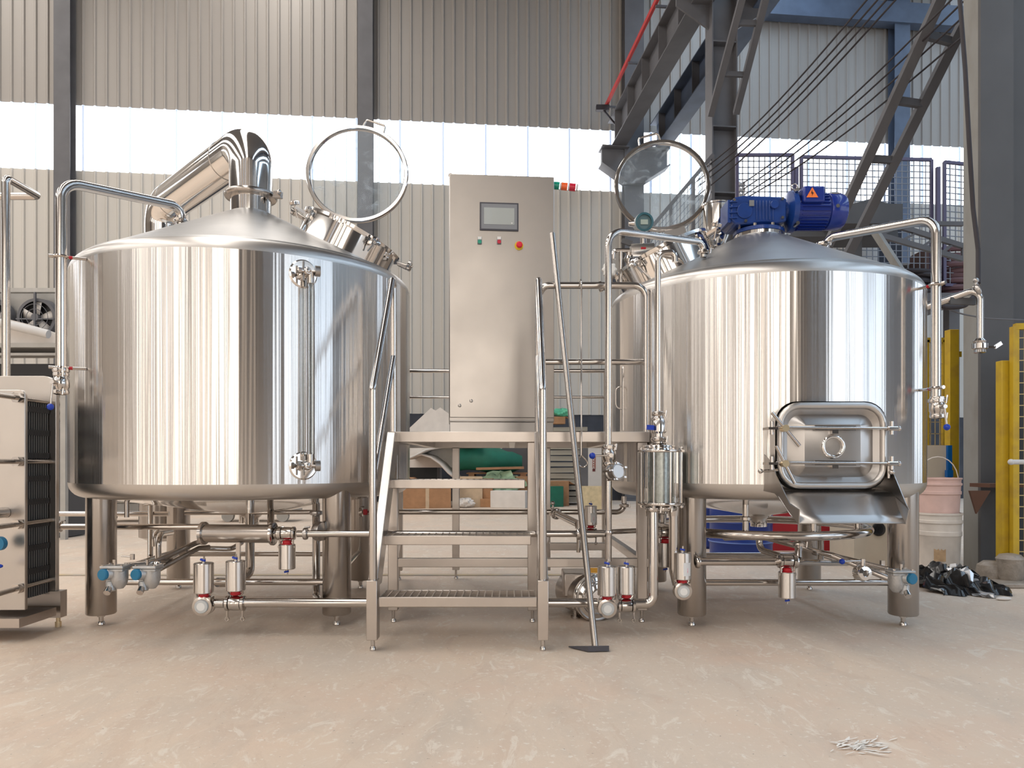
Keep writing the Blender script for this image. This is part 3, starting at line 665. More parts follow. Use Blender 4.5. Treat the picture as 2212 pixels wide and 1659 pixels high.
stand_off(TL, V1, 187, 560, 132, 3.85); stand_off(TL, V1, 187, 797, 132, 3.85)
def butterfly(name, lab, c, axis, r, hdir, par=None, ball='blue', hl=.13, grp='blue-handled valves'):
    """manual valve: body, two clamps, neck, lever with ball"""
    c = Vector(c); axis = Vector(axis).normalized(); rt = thing(name, lab, 'valve', c, grp) if par is None else par
    b = MB(); b.lathe([(r, -.04), (r+.010, -.04), (r+.010, -.028), (r+.016, -.02), (r+.016, .02), (r+.010, .028), (r+.010, .04), (r, .04)], c, axis, 28); b.build('valve_body', M['steel'], rt)
    b = MB(); clampb(b, c+axis*.046, axis, r); b.build('clamp', M['steel'], rt); b = MB(); clampb(b, c-axis*.046, axis, r); b.build('clamp', M['steel'], rt)
    hdir = Vector(hdir).normalized(); pd = axis.cross(hdir)
    if pd.length < .1: pd = Vector((0, -1, 0))
    pd.normalize(); pd = pd if pd.y < 0 else -pd
    b = MB(); q = c+pd*(r+.045); b.cyl(c+pd*r, q+pd*.01, .011, n=14); b.cyl(q, q+hdir*hl, .0055, n=10); lv = b.build('lever', M['steel'], rt)
    b = MB(); b.ball(q+hdir*(hl+.008), .017); b.build('lever_ball', M[ball], lv)
    return rt
butterfly('hand_valve', 'hand valve with blue ball lever hanging at the lower end of the left riser pipe', at(132, 828, 3.85), (0, 0, 1), .024, (-.1, 0, -1), hl=.12)

# -------- right vessel: pipes
b = MB(); zz = 3.9; q0 = at(2022, 866, zz); pipe_part('cleaning_pipe', [q0, at(2022, 472, zz), at(1790, 514, 4.45), at(1777, 545, 4.45)], .024, .09, V2, n=18)
b = MB(); clampb(b, at(1777, 528, 4.45), (0, 0, 1), .024); clampb(b, q0, (0, 0, 1), .025); b.build('pipe_clamp', M['steel'], V2)
stand_off(TRt, V2, 1984, 624, 2022, zz); stand_off(TRt, V2, 1988, 843, 2022, zz)
butterfly('hand_valve', 'hand valve with blue ball lever at the lower end of the right riser pipe', at(2024, 880, zz), (0, 0, 1), .022, (.12, 0, -1), hl=.10)
# side outlet on the far right
pa = at(1990, 668, 4.45); pb_ = at(2117, 622, 4.3)
b = MB(); b.tube([pa, pb_, at(2117, 735, 4.3)], .019, .05, 16); b.build('side_outlet_pipe', M['steel'], V2)
b = MB(); clampb(b, at(2112, 626, 4.3), pb_-pa, .02); b.cyl(at(2108, 622, 4.3), at(2108, 606, 4.3), .010, n=10); b.ball(at(2108, 606, 4.3), .016); b.build('pipe_clamp', M['plate'], V2)
b = MB(); b.bar(at(2052, 650, 4.36), at(2106, 652, 4.36), .02, .04); b.build('pipe_bracket', M['darkpanel'], V2)
rt = thing('hand_valve', 'small butterfly valve with short wing handle under the far right outlet pipe', 'valve', at(2117, 748, 4.3))
b = MB(); cc = at(2116, 748, 4.3); b.lathe([(.022, -.04), (.032, -.036), (.030, -.02), (.042, -.014), (.042, .014), (.030, .02), (.034, .03), (.022, .045)], cc, (0, 0, 1), 28); b.build('valve_body', M['steel'], rt)
b = MB(); b.bar(cc+Vector((.03, 0, -.005)), cc+Vector((.085, -.01, -.005)), .012, .012); b.bar(cc+Vector((.08, -.01, -.008)), cc+Vector((.12, -.01, .018)), .01, .022); b.build('wing_handle', M['steel'], rt)

# inner riser with bend onto the cone
zr = 3.97
pipe_part('cleaning_riser', [at(1314, 1212, zr), at(1314, 497, zr), at(1519, 524, 4.22), at(1519, 556, 4.22)], .0185, .09, V2)
b = MB(); clampb(b, at(1519, 545, 4.22), (0, 0, 1), .018); clampb(b, at(1314, 966, zr), (0, 0, 1), .019); clampb(b, at(1314, 1150, zr), (0, 0, 1), .012, False); b.build('pipe_clamp', M['steel'], V2)
butterfly('hand_valve', 'hand valve on the middle riser with blue ball lever pointing left', at(1316, 984, zr), (0, 0, 1), .022, (-1, 0, -.02), hl=.09)
rt = thing('sample_port', 'angled port valve with wing nuts on the middle riser below the blue ball lever', 'valve', at(1328, 1020, 3.9))
b = MB(); cc = at(1326, 1020, 3.90); ax = Vector((.45, -1, .12)).normalized(); b.cyl(cc-ax*.02+Vector((-.02, .07, 0)), cc+ax*.03, .026, n=24); b.lathe([(.03, -.03), (.042, -.028), (.042, -.014), (.034, -.01), (.034, .03), (.042, .034), (.042, .05), (.036, .052), (.034, .046), (.0, .046)], cc, ax, 28); b.build('valve_body', M['plate'], rt)
for i in range(5):
    u, v, d = frame(ax); th = 2*math.pi*i/5+.5; p = cc+(u*math.cos(th)+v*math.sin(th))*.044
    b = MB(); b.cyl(p-ax*.03, p+ax*.055, .005, n=8); b.bar(p+ax*.045-u*.014, p+ax*.045+u*.014, .008, .008); b.build('wing_nut', M['steel'], rt)

# blue gearbox and motor
rt = thing('gear_motor', 'blue gearbox with horizontal electric motor on top of the right vessel', 'motor', TRt.c+Vector((0, 0, 2.30)))
c = TRt.c; ZG = 2.315
b = MB(); b.lathe([(.150, ZG-.008), (.150, ZG+.016), (.12, ZG+.018)], c, n=40); b.build('mounting_ring', M['mirror'], V2)
b = MB(); b.lathe([(.155, ZG+.018), (.155, ZG+.040), (.115, ZG+.048), (.11, ZG+.055), (.13, ZG+.066)], c, n=40); b.build('base_flange', M['bluep'], rt)
for i in range(8):
    th = 2*math.pi*i/8+.3; p = c+Vector((.138*math.cos(th), .138*math.sin(th), ZG+.04)); b = MB(); b.cyl(p, p+Vector((0, 0, .018)), .011, n=6); b.build('flange_bolt', M['steel'], rt)
gx0, gx1 = (1572-CX)/F*4.62, (1692-CX)/F*4.62
b = MB(); gz = lambda Z: 2.368+(Z-2.395)*.72
prof = [(gx0, 2.44), (gx0+.03, 2.40), (gx1-.10, 2.395), (gx1, 2.425), (gx1, 2.62), (gx1-.04, 2.635), (gx0+.08, 2.645), (gx0+.03, 2.63), (gx0, 2.60)]
b.poly([Vector((x, 4.56, gz(z))) for x, z in prof], (0, .22, 0)); b.build('gearbox', M['bluep'], rt, bevel=.010)
b = MB()
for i in range(4): b.bar((gx0-.008, 4.555, 2.405+i*.033), (gx0+.04, 4.555, 2.408+i*.033), .02, .007)
b.box((gx0-.008, 4.64, 2.45), (.02, .16, .14)); b.cyl(Vector((gx0+.085, 4.56, gz(2.51))), Vector((gx0+.085, 4.55, gz(2.51))), .048, n=28); b.cyl(Vector((gx1-.08, 4.56, gz(2.56))), Vector((gx1-.08, 4.54, gz(2.56))), .026, n=20)
for i in range(6): b.bar((gx0+.16+i*.02, 4.557, gz(2.43)), (gx0+.16+i*.02, 4.557, gz(2.60)), .006, .006, (0, 1, 0))
b.build('gearbox_rib', M['bluep'], rt, bevel=.003)
b = MB(); b.box((gx0+.125, 4.546, gz(2.57)), (.030, .006, .036)); b.build('nameplate', M['plate'], rt)
for x, z in ((gx0+.02, 2.60), (gx1-.03, 2.61), (gx1-.03, 2.45), (gx0+.09, 2.42)):
    b = MB(); b.cyl(Vector((x, 4.565, gz(z))), Vector((x, 4.545, gz(z))), .010, n=6); b.build('case_bolt', M['steel'], rt)
mz = 2.472; ax = Vector((1, 0, 0)); mo = Vector((gx1, 4.64, mz))
b = MB(); b.lathe([(.06, -.01), (.06, .02), (.125, .035), (.128, .065), (.10, .07)], mo, ax, 40); b.build('motor_flange', M['bluep'], rt)
b = MB(); b.lathe([(.08, .06), (.100, .075), (.100, .27), (.085, .28)], mo, ax, 40); 
for i in range(28):
    th = 2*math.pi*i/28; p = mo+Vector((.09, math.cos(th)*.106, math.sin(th)*.106)); b.bar(p, p+Vector((.17, 0, 0)), .003, .016, (0, math.cos(th), math.sin(th)))
b.build('motor_body', M['blued'], rt)
b = MB(); b.lathe([(.111, .27), (.113, .275), (.113, .345), (.100, .375), (.06, .385)], mo, ax, 40); b.build('fan_cover', M['blued'], rt, bevel=.002)
b = MB(); b.box(mo+Vector((.15, -.085, .068)), (.135, .09, .10)); b.build('terminal_box', M['blued'], rt, bevel=.012)
b = MB(); q = mo+Vector((.135, -.1325, .070)); b.poly([q+Vector((-.036, 0, -.026)), q+Vector((.036, 0, -.026)), q+Vector((0, 0, .036))], (0, -.002, 0)); st = b.build('warning_sticker', M['orange'], rt)
b = MB(); b.poly([q+Vector((-.002, -.0035, .018)), q+Vector((-.008, -.0035, -.004)), q+Vector((0, -.0035, -.002)), q+Vector((-.003, -.0035, -.018)), q+Vector((.008, -.0035, .003)), q+Vector((.001, -.0035, .002))], (0, -.001, 0)); b.build('warning_mark', M['black'], st)
b = MB(); b.box(mo+Vector((.305, -.055, .101)), (.05, .04, .004), Matrix.Rotation(.5, 3, 'X')); b.build('rating_plate', M['plate'], rt)
b = MB(); b.torus(mo+Vector((.07, -.02, .150)), (0, 1, 0), .018, .005, 20, 8); b.build('lifting_eye', M['steel'], rt)
for dx, dz in ((.055, -.105), (.055, .10), (.30, .0)):
    b = MB(); b.cyl(mo+Vector((dx, -.06, dz)), mo+Vector((dx, -.115, dz)), .012, n=8); b.build('motor_bolt', M['steel'], rt)

# small hopper dosing pot behind
rt = thing('dosing_pot', 'small open steel pot with lid rim behind the blue gearbox', 'pot', at(1548, 500, 4.95))
p = at(1548, 500, 4.95); b = MB(); b.lathe([(.03, -.10), (.05, -.10), (.085, -.02), (.088, 0), (.088, .165), (.098, .168), (.098, .178), (.02, .18)], p, (0, 0, 1), 36); b.build('pot_body', M['mirror'], rt)
b = MB(); b.tube([p+Vector((-.01, -.02, .18)), p+Vector((.0, -.02, .20)), p+Vector((.055, -.02, .20)), p+Vector((.06, -.02, .18))], .005, .01, 8); b.build('lid_handle', M['steel'], rt)
b = MB(); q = p+Vector((0, 0, -.10)); b.tube([q, q+Vector((0, 0, -.08)), q+Vector((-.09, -.1, -.16))], .03, .03, 16); clampb(b, q, (0, 0, 1), .03); clampb(b, q+Vector((-.04, -.05, -.1)), (1, 1, 1), .03); b.ball(q+Vector((-.11, -.1, -.10)), .025); b.cyl(q+Vector((-.11, -.1, -.10)), q+Vector((-.16, -.1, -.03)), .01); b.build('pot_valve', M['steel'], rt)

# -------- discharge door on the right vessel
zc = 3.66; dc = Vector(((1795-CX)/F*zc, zc, .985)); W2, H2 = .262, .205
def rrect(cx, cz, w_, h_, r_, y, n=6):
    pts = []
    for (sx, sz, a0) in ((1, 1, 0), (-1, 1, 90), (-1, -1, 180), (1, -1, 270)):
        for x, z in arc((cx+sx*(w_-r_), cz+sz*(h_-r_)), r_, a0, a0+90, n): pts.append(Vector((x, y, z)))
    return pts
b = MB(); R0 = lambda y, e: rrect(dc.x, dc.z, W2+e, H2+e, .10+e*.5, y)
b.rings([R0(zc+.34, .0), R0(zc+.03, .0), R0(zc+.02, .012), R0(zc+.0, .014)], False, False); b.build('door_neck', M['plate'], V2, sharp=50)
dr = MB(); dr.tube(rrect(dc.x, dc.z, W2-.008, H2-.008, .095, zc-.01), .017, n=14, closed=True); D = dr.build('discharge_door', M['knuckle'], V2, sharp=60)
b = MB(); o = rrect(dc.x, dc.z, W2-.02, H2-.02, .085, zc-.005); o2 = rrect(dc.x, dc.z, W2-.05, H2-.05, .07, zc+.012)
def rect(w_, h_, y, ch):   # chamfered central plate, same vertex count
    pts = []
    for (sx, sz) in ((1, 1), (-1, 1), (-1, -1), (1, -1)):
        A_ = Vector((dc.x+sx*w_, y, dc.z+sz*(h_-ch))); B_ = Vector((dc.x+sx*(w_-ch), y, dc.z+sz*h_))
        if sx*sz < 0: A_, B_ = B_, A_
        for i in range(7): pts.append(A_.lerp(B_, i/6))
    return pts
b.rings([o, o2, rect(.14, .105, zc-.02, .008)], False, True); b.build('door_panel', M['plate'], D, sharp=25)
b = MB(); b.torus((dc.x, zc-.026, dc.z-.005), (0, 1, 0), .050, .010, 40, 10); b.build('door_ring', M['mirror'], D)
for dz, nm in ((.083, 0), (-.088, 1)):
    y = zc-.055; b = MB(); b.cyl(Vector((dc.x-.29, y, dc.z+dz+.005)), Vector((dc.x+.30, y, dc.z+dz)), .0065, n=12); b.bar((dc.x-.10, y+.01, dc.z+dz+.004), (dc.x+.10, y+.01, dc.z+dz+.002), .012, .022); b.box((dc.x, y+.02, dc.z+dz-.01), (.03, .03, .03))
    b.ball((dc.x+.305, y, dc.z+dz), .014); b.cyl(Vector((dc.x+.25, y, dc.z+dz)), Vector((dc.x+.30, y, dc.z+dz)), .012, n=12); cb = b.build('clamp_bar', M['steel'], D)
    b = MB(); q = Vector((dc.x-.255, y-.02, dc.z+dz)); e = Vector((.075, 0, -.09)) if nm == 0 else Vector((.05, 0, -.10)); b.cyl(q-e*.85, q+e*.95, .0085, n=12); b.build('handle_rod', M['steel'], cb)
    b = MB(); b.cyl(q+Vector((0, .03, 0)), q+Vector((0, -.015, 0)), .017, n=20); b.build('handle_boss', M['brass'], cb)
    b = MB()
    for sx, ex in ((-1, -.31), (1, .275)):
        b.box((dc.x+ex, zc-.03, dc.z+dz), (.045, .09, .012)); b.cyl(Vector((dc.x+ex, zc-.05, dc.z+dz-.03)), Vector((dc.x+ex, zc-.05, dc.z+dz+.035)), .010, n=12)
    b.build('hinge_lug', M['steel'], V2)
b = MB(); b.cyl(Vector((dc.x-.35, zc-.02, dc.z-.125)), Vector((dc.x-.27, zc-.02, dc.z-.12)), .007, n=10); b.ball((dc.x-.355, zc-.02, dc.z-.125), .012); b.build('hinge_pin', M['steel'], V2); b = MB(); b.cyl(Vector((dc.x+.27, zc-.03, dc.z-.10)), Vector((dc.x+.27, zc-.03, dc.z-.16)), .008, n=10); b.ball((dc.x+.28, zc-.04, dc.z-.13), .015); b.build('hinge_pin', M['steel'], V2)
# chute
X = dc.x; yA, yB, yC = zc+.12, zc-.03, 3.43
b = MB(); g = []
for y, Z in ((yA, .765), (yB-.0, .755), (yB-.04, .735), (3.50, .655), (yC, .62)):
    g.append([Vector((X+s_*(.285 if y > yB-.05 else .285-.04*(yB-.04-y)/(yB-.04-yC)), y, Z)) for s_ in (-1, -.5, 0, .5, 1)])
b.sheet(g); ch = b.build('discharge_chute', M['plate'], V2, solid=.004, sharp=60)
for s_ in (-1, 1):
    b = MB(); xx = X+s_*.286; pts = [Vector((xx, yA+.1, .98)), Vector((xx, yB+.03, .90)), Vector((xx, yB-.02, .84)), Vector((X+s_*.27, 3.47, .705)), Vector((X+s_*.25, yC-.02, .685)), Vector((X+s_*.245, yC, .615)), Vector((X+s_*.285, yB, .75)), Vector((xx, yA+.1, .76))]
    b.poly(pts, (s_*.004, 0, 0)); b.build('chute_wing', M['plate'], V2)
# spray ring under the right vessel and drops
b = MB(); b.torus((TRt.c.x, TRt.c.y, .50), (0, 0, 1), .63, .026, 72, 12); b.build('ring_main', M['steel'], V2)
for az in (-115, -80, -45, -150, 30, 80, 130, 180):
    b = MB(); p = tp(TRt, az, .60, .50); b.cyl(p, p+Vector((0, 0, .19)), .018, n=12); b.lathe([(.018, -.014), (.030, -.008), (.030, .008), (.018, .014)], p+Vector((0, 0, .09)), (0, 0, 1), 18); b.build('drop_pipe', M['steel'], V2)
for pts, r_ in (([at(1640, 1150, 4.3), at(1640, 1187, 4.3), at(1700, 1207, 4.05)], .019), ([at(1640, 1158, 4.4), at(1800, 1200, 4.1), at(1925, 1252, 3.95)], .016), ([at(1725, 1150, 4.15), at(1725, 1205, 4.1)], .020), ([at(1772, 1160, 4.5), at(1772, 1213, 4.4)], .020), ([at(1690, 1213, 4.0), at(1790, 1216, 4.3), at(1830, 1216, 4.4)], .018), ([at(1760, 1190, 4.3), at(1960, 1240, 3.95)], .014), ([at(1565, 1158, 4.5), at(1565, 1163, 4.5), at(1660, 1160, 4.5)], .014)):
    pipe_part('drain_pipe', pts, r_, .06, V2)
b = MB(); b.tube([at(1505, 1213, 4.0), at(1690, 1213, 4.0)], .0215, n=18); clampb(b, at(1507, 1213, 4.0), (1, 0, 0), .022); clampb(b, at(1685, 1213, 4.0), (1, 0, 0), .022); clampb(b, at(1718, 1213, 4.0), (1, 0, 0), .022); clampb(b, at(1725, 1175, 4.12), (0, 0, 1), .021); b.build('outlet_pipe', M['steel'], V2)
for px in (1765-0, 1905): pass
b = MB()
for px in (1850, 1906): b.bar(atf(px, 4.1, .24), atf(px, 4.1, .36), .02, .02, (0, 1, 0))
b.build('pipe_support', M['steel'], V2)
# left vessel underneath pipes
for pts, r_ in (([at(540, 1085, 4.6), at(540, 1240, 4.4), at(500, 1258, 4.3), at(470, 1258, 4.2)], .027), ([at(683, 1075, 4.4), at(683, 1290, 4.15), at(690, 1300, 3.9)], .022), ([at(523, 1085, 4.7), at(523, 1130, 4.7)], .02), ([at(585, 1100, 4.5), at(585, 1135, 4.3)], .02),
               ([at(335, 1180, 4.7), at(335, 1150, 4.7), at(365, 1148, 4.9)], .018), ([at(325, 1090, 5.0), at(325, 1200, 4.8)], .016), ([at(342, 1230, 4.5), at(342, 1155, 4.5), at(370, 1150, 4.8)], .018), ([at(430, 1184, 4.1), at(500, 1186, 4.2), at(522, 1172, 4.3)], .014), ([at(400, 1108, 4.6), at(690, 1106, 4.5)], .014)):
    pipe_part('drain_pipe', pts, r_, .07, V1)
for pp_, r_ in ((at(540, 1098, 4.6), .03), (at(523, 1105, 4.7), .022), (at(683, 1108, 4.35), .024)):
    b = MB(); clampb(b, pp_, (0, 0, 1), r_, False); b.build('drain_clamp', M['plate'], V1)
b = MB()
for (px, py) in ((380, 1082), (440, 1088), (590, 1086), (330, 1078)):
    p = at(px, py, 4.25); p.z = .66; b.cyl(p, p+Vector((.0, 0, .045)), .02); b.cyl(p+Vector((-.05, 0, .0)), p+Vector((.05, 0, .01)), .007)
b.build('bottom_fitting', M['steel'], V1)
b = MB(); p = on_shell(TL, 190); 
b.cyl((p.x+.10, p.y+.2, .60), (p.x+.10, p.y+.2, .75), .013); b.build('drain_stub', M['leg'], V1)
# ================================================================ pneumatic valves
def pneu(label, loc, kind='inline', flip=False, sticker=False, cap=False, grp='pneumatic valves with steel actuators', s=1.0, rotz=0.0, hl=.155):
    """origin at the centre of the valve body, pipe axis X, actuator above (or below when flip)"""
    rt = thing('pneumatic_valve', label, 'valve', loc, grp); o = Vector(loc); k = -1 if flip else 1
    RZ = Matrix.Rotation(rotz, 3, 'Z')
    P = lambda x, y, z: o+RZ @ Vector((x*s, y*s, z*k*s))
    b = MB(); b.lathe([(.046*s, .066*s*k), (.050*s, .070*s*k), (.050*s, (.066+hl-.004)*s*k), (.046*s, (.066+hl)*s*k)], P(0, 0, 0), (0, 0, 1), 32); can = b.build('actuator', M['brushcan'], rt)
    b = MB(); b.cyl(P(0, 0, .066+hl), P(0, 0, .066+hl+.022), .010*s, n=10); b.cyl(P(.002, 0, .066+hl+.02), P(.002, 0, .066+hl+.035), .005*s, n=8); b.build('air_fitting', M['steel'], can)
    b = MB(); b.cyl(P(-.014, -.004, .066+hl+.018), P(.012, -.012, .066+hl+.012), .006*s, n=10); b.build('air_elbow', M['blue'], can)
    b = MB(); b.lathe([(.016*s, .040*s*k), (.026*s, .046*s*k), (.026*s, .060*s*k), (.034*s, .066*s*k)], P(0, 0, 0), (0, 0, 1), 20); b.build('coupling', M['red'], rt)
    for sx in (-1, 1):
        b = MB(); b.tube([P(sx*.036, 0, .068), P(sx*.036, 0, .052), P(sx*.024, 0, .04), P(sx*.024, 0, .02)], .005*s, 0, 8); b.build('bracket', M['steel'], rt)
    if sticker:
        b = MB(); rr = .0508*s; g = [[P(math.sin(a)*.0508, -math.cos(a)*.0508, z) for a in [(-.1+.95*i/8) for i in range(9)]] for z in (.09, .165)]
        b.sheet(g); st = b.build('sticker', M['stick'], can)
        b = MB(); g = [[P(math.sin(a)*.0512, -math.cos(a)*.0512, z) for a in [(.38+w_*i/4) for i in range(-2, 3)]] for z, w_ in ((.105, .01), (.118, .10), (.119, .04), (.135, .04))]
        b.sheet(g); b.build('sticker_arrow', M['pinkp'], st)
    if kind == 'inline':
        ax = RZ @ Vector((1, 0, 0))
        b = MB(); b.lathe([(.024*s, -.03*s), (.036*s, -.028*s), (.038*s, -.01*s), (.038*s, .01*s), (.036*s, .028*s), (.024*s, .03*s)], o, ax, 28); b.build('valve_body', M['steel'], rt)
        for sx in (-1, 1):
            b = MB(); c_ = o+ax*sx*.040*s; b.lathe([(.024*s, -.012*s), (.040*s, -.007*s), (.040*s, .007*s), (.024*s, .012*s)], c_, ax, 28); cc = b.build('clamp', M['steel'], rt)
            b = MB(); q = c_+Vector((0, -.012, -.042*s)); b.cyl(q+Vector((0, 0, .01)), q-Vector((0, 0, .03*s)), .006*s, n=8); b.torus(q-Vector((0, 0, .038*s)), (0, 1, 0), .009*s, .004*s, 14, 6); b.build('wing_nut', M['steel'], cc)
    else:   # body opens towards the viewer
        fy = RZ @ Vector((0, -1, 0))
        b = MB(); b.box(P(0, .005, .030), (.085*s, .05*s, .030*s), RZ); b.lathe([(.040*s, -.05*s), (.052*s, -.03*s), (.052*s, -.01*s), (.044*s, .0), (.050*s, .012*s), (.050*s, .024*s), (.036*s, .026*s)], o, fy, 32); b.build('valve_body', M['steel'], rt)
        b = MB(); b.lathe([(.034*s, .022*s), (.036*s, .030*s), (.033*s, .037*s), (.024*s, .038*s)], o, fy, 32); cp = b.build('end_cap', M['cap'], rt)
        b = MB(); b.lathe([(.022*s, .033*s), (.021*s, .0385*s)], o, fy, 24); b.build('cap_disc', M['white'], cp)
    return rt
M['brushcan'] = mat('brushed_actuator_steel', (0.74, 0.71, 0.68), 0.26, 1, aniso=.8, arot=0.25)
M['stick'] = mat('white_sticker', (.72, .74, .76), .5)
M['pinkp'] = mat('pink_print', (.75, .25, .35), .5)
G = 'pneumatic valves with steel actuators'
pneu('pneumatic valve with white end cap at the left end of the low front pipe', at(440, 1308, 3.83), 'open')
pneu('upright pneumatic valve inline just right of the white capped one under the left vessel', at(509, 1303, 3.85))
pneu('pneumatic valve hanging actuator down beside the horizontal filter cylinder', at(620, 1152, 3.95), flip=True, s=.88, hl=.15)
pneu('pneumatic valve with white end cap just right of the stair foot', at(1311, 1313, 3.83), 'open', s=.98)
pneu('upright pneumatic valve inline right of the white capped one by the stair', at(1353, 1308, 3.86), s=.93)
pneu('pneumatic valve with white cap and sticker in front of the right vessel leg', at(1474, 1276, 3.9), 'open', sticker=True, s=.92)
pneu('pneumatic valve hanging actuator down under the right vessel', at(1700, 1211, 3.97), flip=True, s=.90)
pneu('small stickered pneumatic valve upright on the rear pipe right of the stair', at(1276, 1152, 4.75), sticker=True, s=.80)
pneu('pneumatic valve hanging in shade behind the double sight strainer pipes', at(1437, 1150, 4.3), flip=True, s=.9)

# ================================================================ pipework in front
r = thing('front_pipe', 'long low stainless pipe running behind the stair feet between the vessels', 'pipe', at(900, 1300, 3.85))
b = MB(); b.tube([at(465, 1303, 3.85), at(485, 1303, 3.85)], .024, n=18); b.build('pipe_stub', M['steel'], r)
b = MB(); b.tube([at(527, 1302, 3.85), at(1290, 1302, 3.85)], .024, n=20); b.build('pipe_run', M['steel'], r)
b = MB(); b.tube([at(1372, 1304, 3.86), at(1411, 1304, 3.86), at(1411, 1094, 3.88)], .026, .10, 20); b.build('pipe_bend', M['steel'], r)
b = MB(); clampb(b, at(1411, 1100, 3.88), (0, 0, 1), .028); b.torus(at(960, 1302, 3.85), (1, 0, 0), .0245, .0015, 20, 6); b.build('clamp', M['steel'], r)

r = thing('middle_pipe', 'stainless pipe at knee height from the filter cylinder to the middle riser', 'pipe', at(900, 1153, 3.95))
b = MB(); b.tube([at(642, 1153, 3.95), at(1306, 1153, 3.97)], .0175, n=18); b.build('pipe_run', M['steel'], r)
b = MB(); b.tube([at(592, 1153, 3.95), at(602, 1153, 3.95)], .0175, n=18); b.build('pipe_stub', M['steel'], r)
b = MB(); p = at(684, 1150, 4.0); b.lathe([(.02, -.04), (.05, -.02), (.055, 0), (.05, .02), (.02, .03)], p+Vector((0, .06, 0)), (1, -.4, 0), 24); clampb(b, at(660, 1153, 3.95), (1, 0, 0), .018); b.build('pipe_union', M['plate'], r)
b = MB(); p = at(1250, 1153, 3.96); clampb(b, p, (1, 0, 0), .018); b.cyl(p+Vector((0, -.0, -.01)), p+Vector((0, .02, -.10)), .011); b.cyl(p+Vector((0, 0, .01)), p+Vector((0, 0, .07)), .011); b.tube([p+Vector((0, .02, .05)), at(1200, 1108, 4.4)], .020, n=14); clampb(b, at(1202, 1110, 4.4), (-.15, .4, .1), .020); b.cyl(at(1196, 1105, 4.42), at(1194, 1088, 4.42), .006); b.ball(at(1194, 1087, 4.42), .013); b.build('tee_branch', M['steel'], r)

r = thing('filter_cylinder', 'thick horizontal stainless filter cylinder under the left vessel', 'filter', at(515, 1153, 3.95))
b = MB(); a0, a1 = at(440, 1152, 3.98), at(590, 1153, 3.95); b.cyl(a0, a1, .049, n=36); b.build('filter_body', M['leg'], r)
for k_, (p, w_) in enumerate(((a0, .014), (a0.lerp(a1, .03), .0), (a1, .010))):
    if w_: b = MB(); d = (a1-a0).normalized(); b.lathe([(.05, -w_), (.062, -w_*.6), (.062, w_*.6), (.05, w_)], p, d, 36); b.build('end_flange', M['steel'], r)
b = MB(); b.cyl(a1, a1+(a1-a0).normalized()*.02, .03, .02); clampb(b, at(603, 1153, 3.95), (1, 0, 0), .02); b.build('outlet_clamp', M['steel'], r)
b = MB(); p = at(515, 1172, 3.96); b.bar((p.x, p.y, .238), (p.x, p.y, p.z+.02), .02, .02, (0, 1, 0)); b.build('filter_stand', M['steel'], r)

r = thing('steam_pipe', 'pair of thin steel pipes sloping down to the two condensate traps at left', 'pipe', at(370, 1200, 3.8))
b = MB(); b.tube([at(445, 1168, 4.0), at(425, 1172, 4.0), at(330, 1216, 3.72), at(268, 1222, 3.66)], .014, .04, 14); b.build('upper_pipe', M['leg'], r)
b = MB(); b.tube([at(452, 1182, 4.05), at(430, 1184, 4.0), at(340, 1232, 3.74)], .013, .04, 14); b.build('lower_pipe', M['leg'], r)
b = MB(); b.tube([at(345, 1216, 3.72), at(370, 1208, 3.85), at(383, 1200, 4.0)], .010, .02, 10); b.cyl(at(262, 1201, 3.66), at(286, 1203, 3.66), .004); b.cyl(at(286, 1197, 3.66), at(286, 1209, 3.66), .011); clampb(b, at(340, 1222, 3.72), (1, .4, .3), .014, False); b.build('pipe_union', M['steel'], r)

def trap(label, c, mirror=1, s=1.0, rotz=0.0):
    c = Vector(c); r = thing('steam_trap', label, 'steam trap', c, 'cast grey steam traps with blue caps'); RZ = Matrix.Rotation(rotz, 3, 'Z')
    P = lambda x, y, z: c+RZ @ Vector((x*mirror*s, y*s, z*s))
    b = MB(); b.box(P(0, 0, .032), (.115*s, .09*s, .014*s), RZ); b.box(P(.004, 0, .018), (.10*s, .08*s, .014*s), RZ); b.build('cover_plate', M['cast'], r, bevel=.004)
    b = MB(); b.lathe([(.040*s, .02*s), (.040*s, -.03*s), (.034*s, -.055*s), (.018*s, -.075*s), (.0, -.078*s)], P(.018, 0, 0), (0, 0, 1), 24); b.cyl(P(-.02, -.01, -.04), P(-.012, -.02, -.085), .022*s, n=16); b.cyl(P(-.03, -.03, 0), P(.01, 0, 0), .030*s, n=18); b.box(P(-.01, 0, -.03), (.05*s, .05*s, .07*s), RZ); b.build('trap_body', M['cast'], r, bevel=.003)
    b = MB(); b.cyl(P(-.027, -.03, 0), P(-.036, -.062, 0), .026*s, .024*s, n=22); b.torus(P(-.034, -.056, 0), P(-.036, -.062, 0)-P(-.027, -.03, 0), .022*s, .006*s, 22, 8); b.build('blue_cap', M['teal'], r)
    b = MB(); b.cyl(P(-.016, -.03, -.07), P(-.014, -.055, -.088), .016*s, n=16); b.build('drain_plug', M['steel'], r)
    b = MB(); b.cyl(P(-.0, -.01, .038), P(0, -.01, .068), .009*s, n=8); b.build('vent_plug', M['steel'], r)
    for x, y in ((-.045, -.035), (.045, -.035), (.045, .035), (-.045, .035)):
        b = MB(); b.cyl(P(x, y, .038), P(x, y, .046), .007*s, n=6); b.build('cover_bolt', M['steel'], r)
    return r
trap('grey cast steam trap with blue cap in front of the left vessel front leg', at(250, 1238, 3.62))
trap('grey cast steam trap with blue cap, second from the left vessel corner leg', at(320, 1238, 3.66))
trap('grey cast steam trap with blue cap on the right vessel outer leg', at(1944, 1247, 3.76), -1)
r = thing('ball_valve', 'round-bodied hand valve with blue ball lever left of the right trap', 'valve', at(1864, 1238, 3.9))
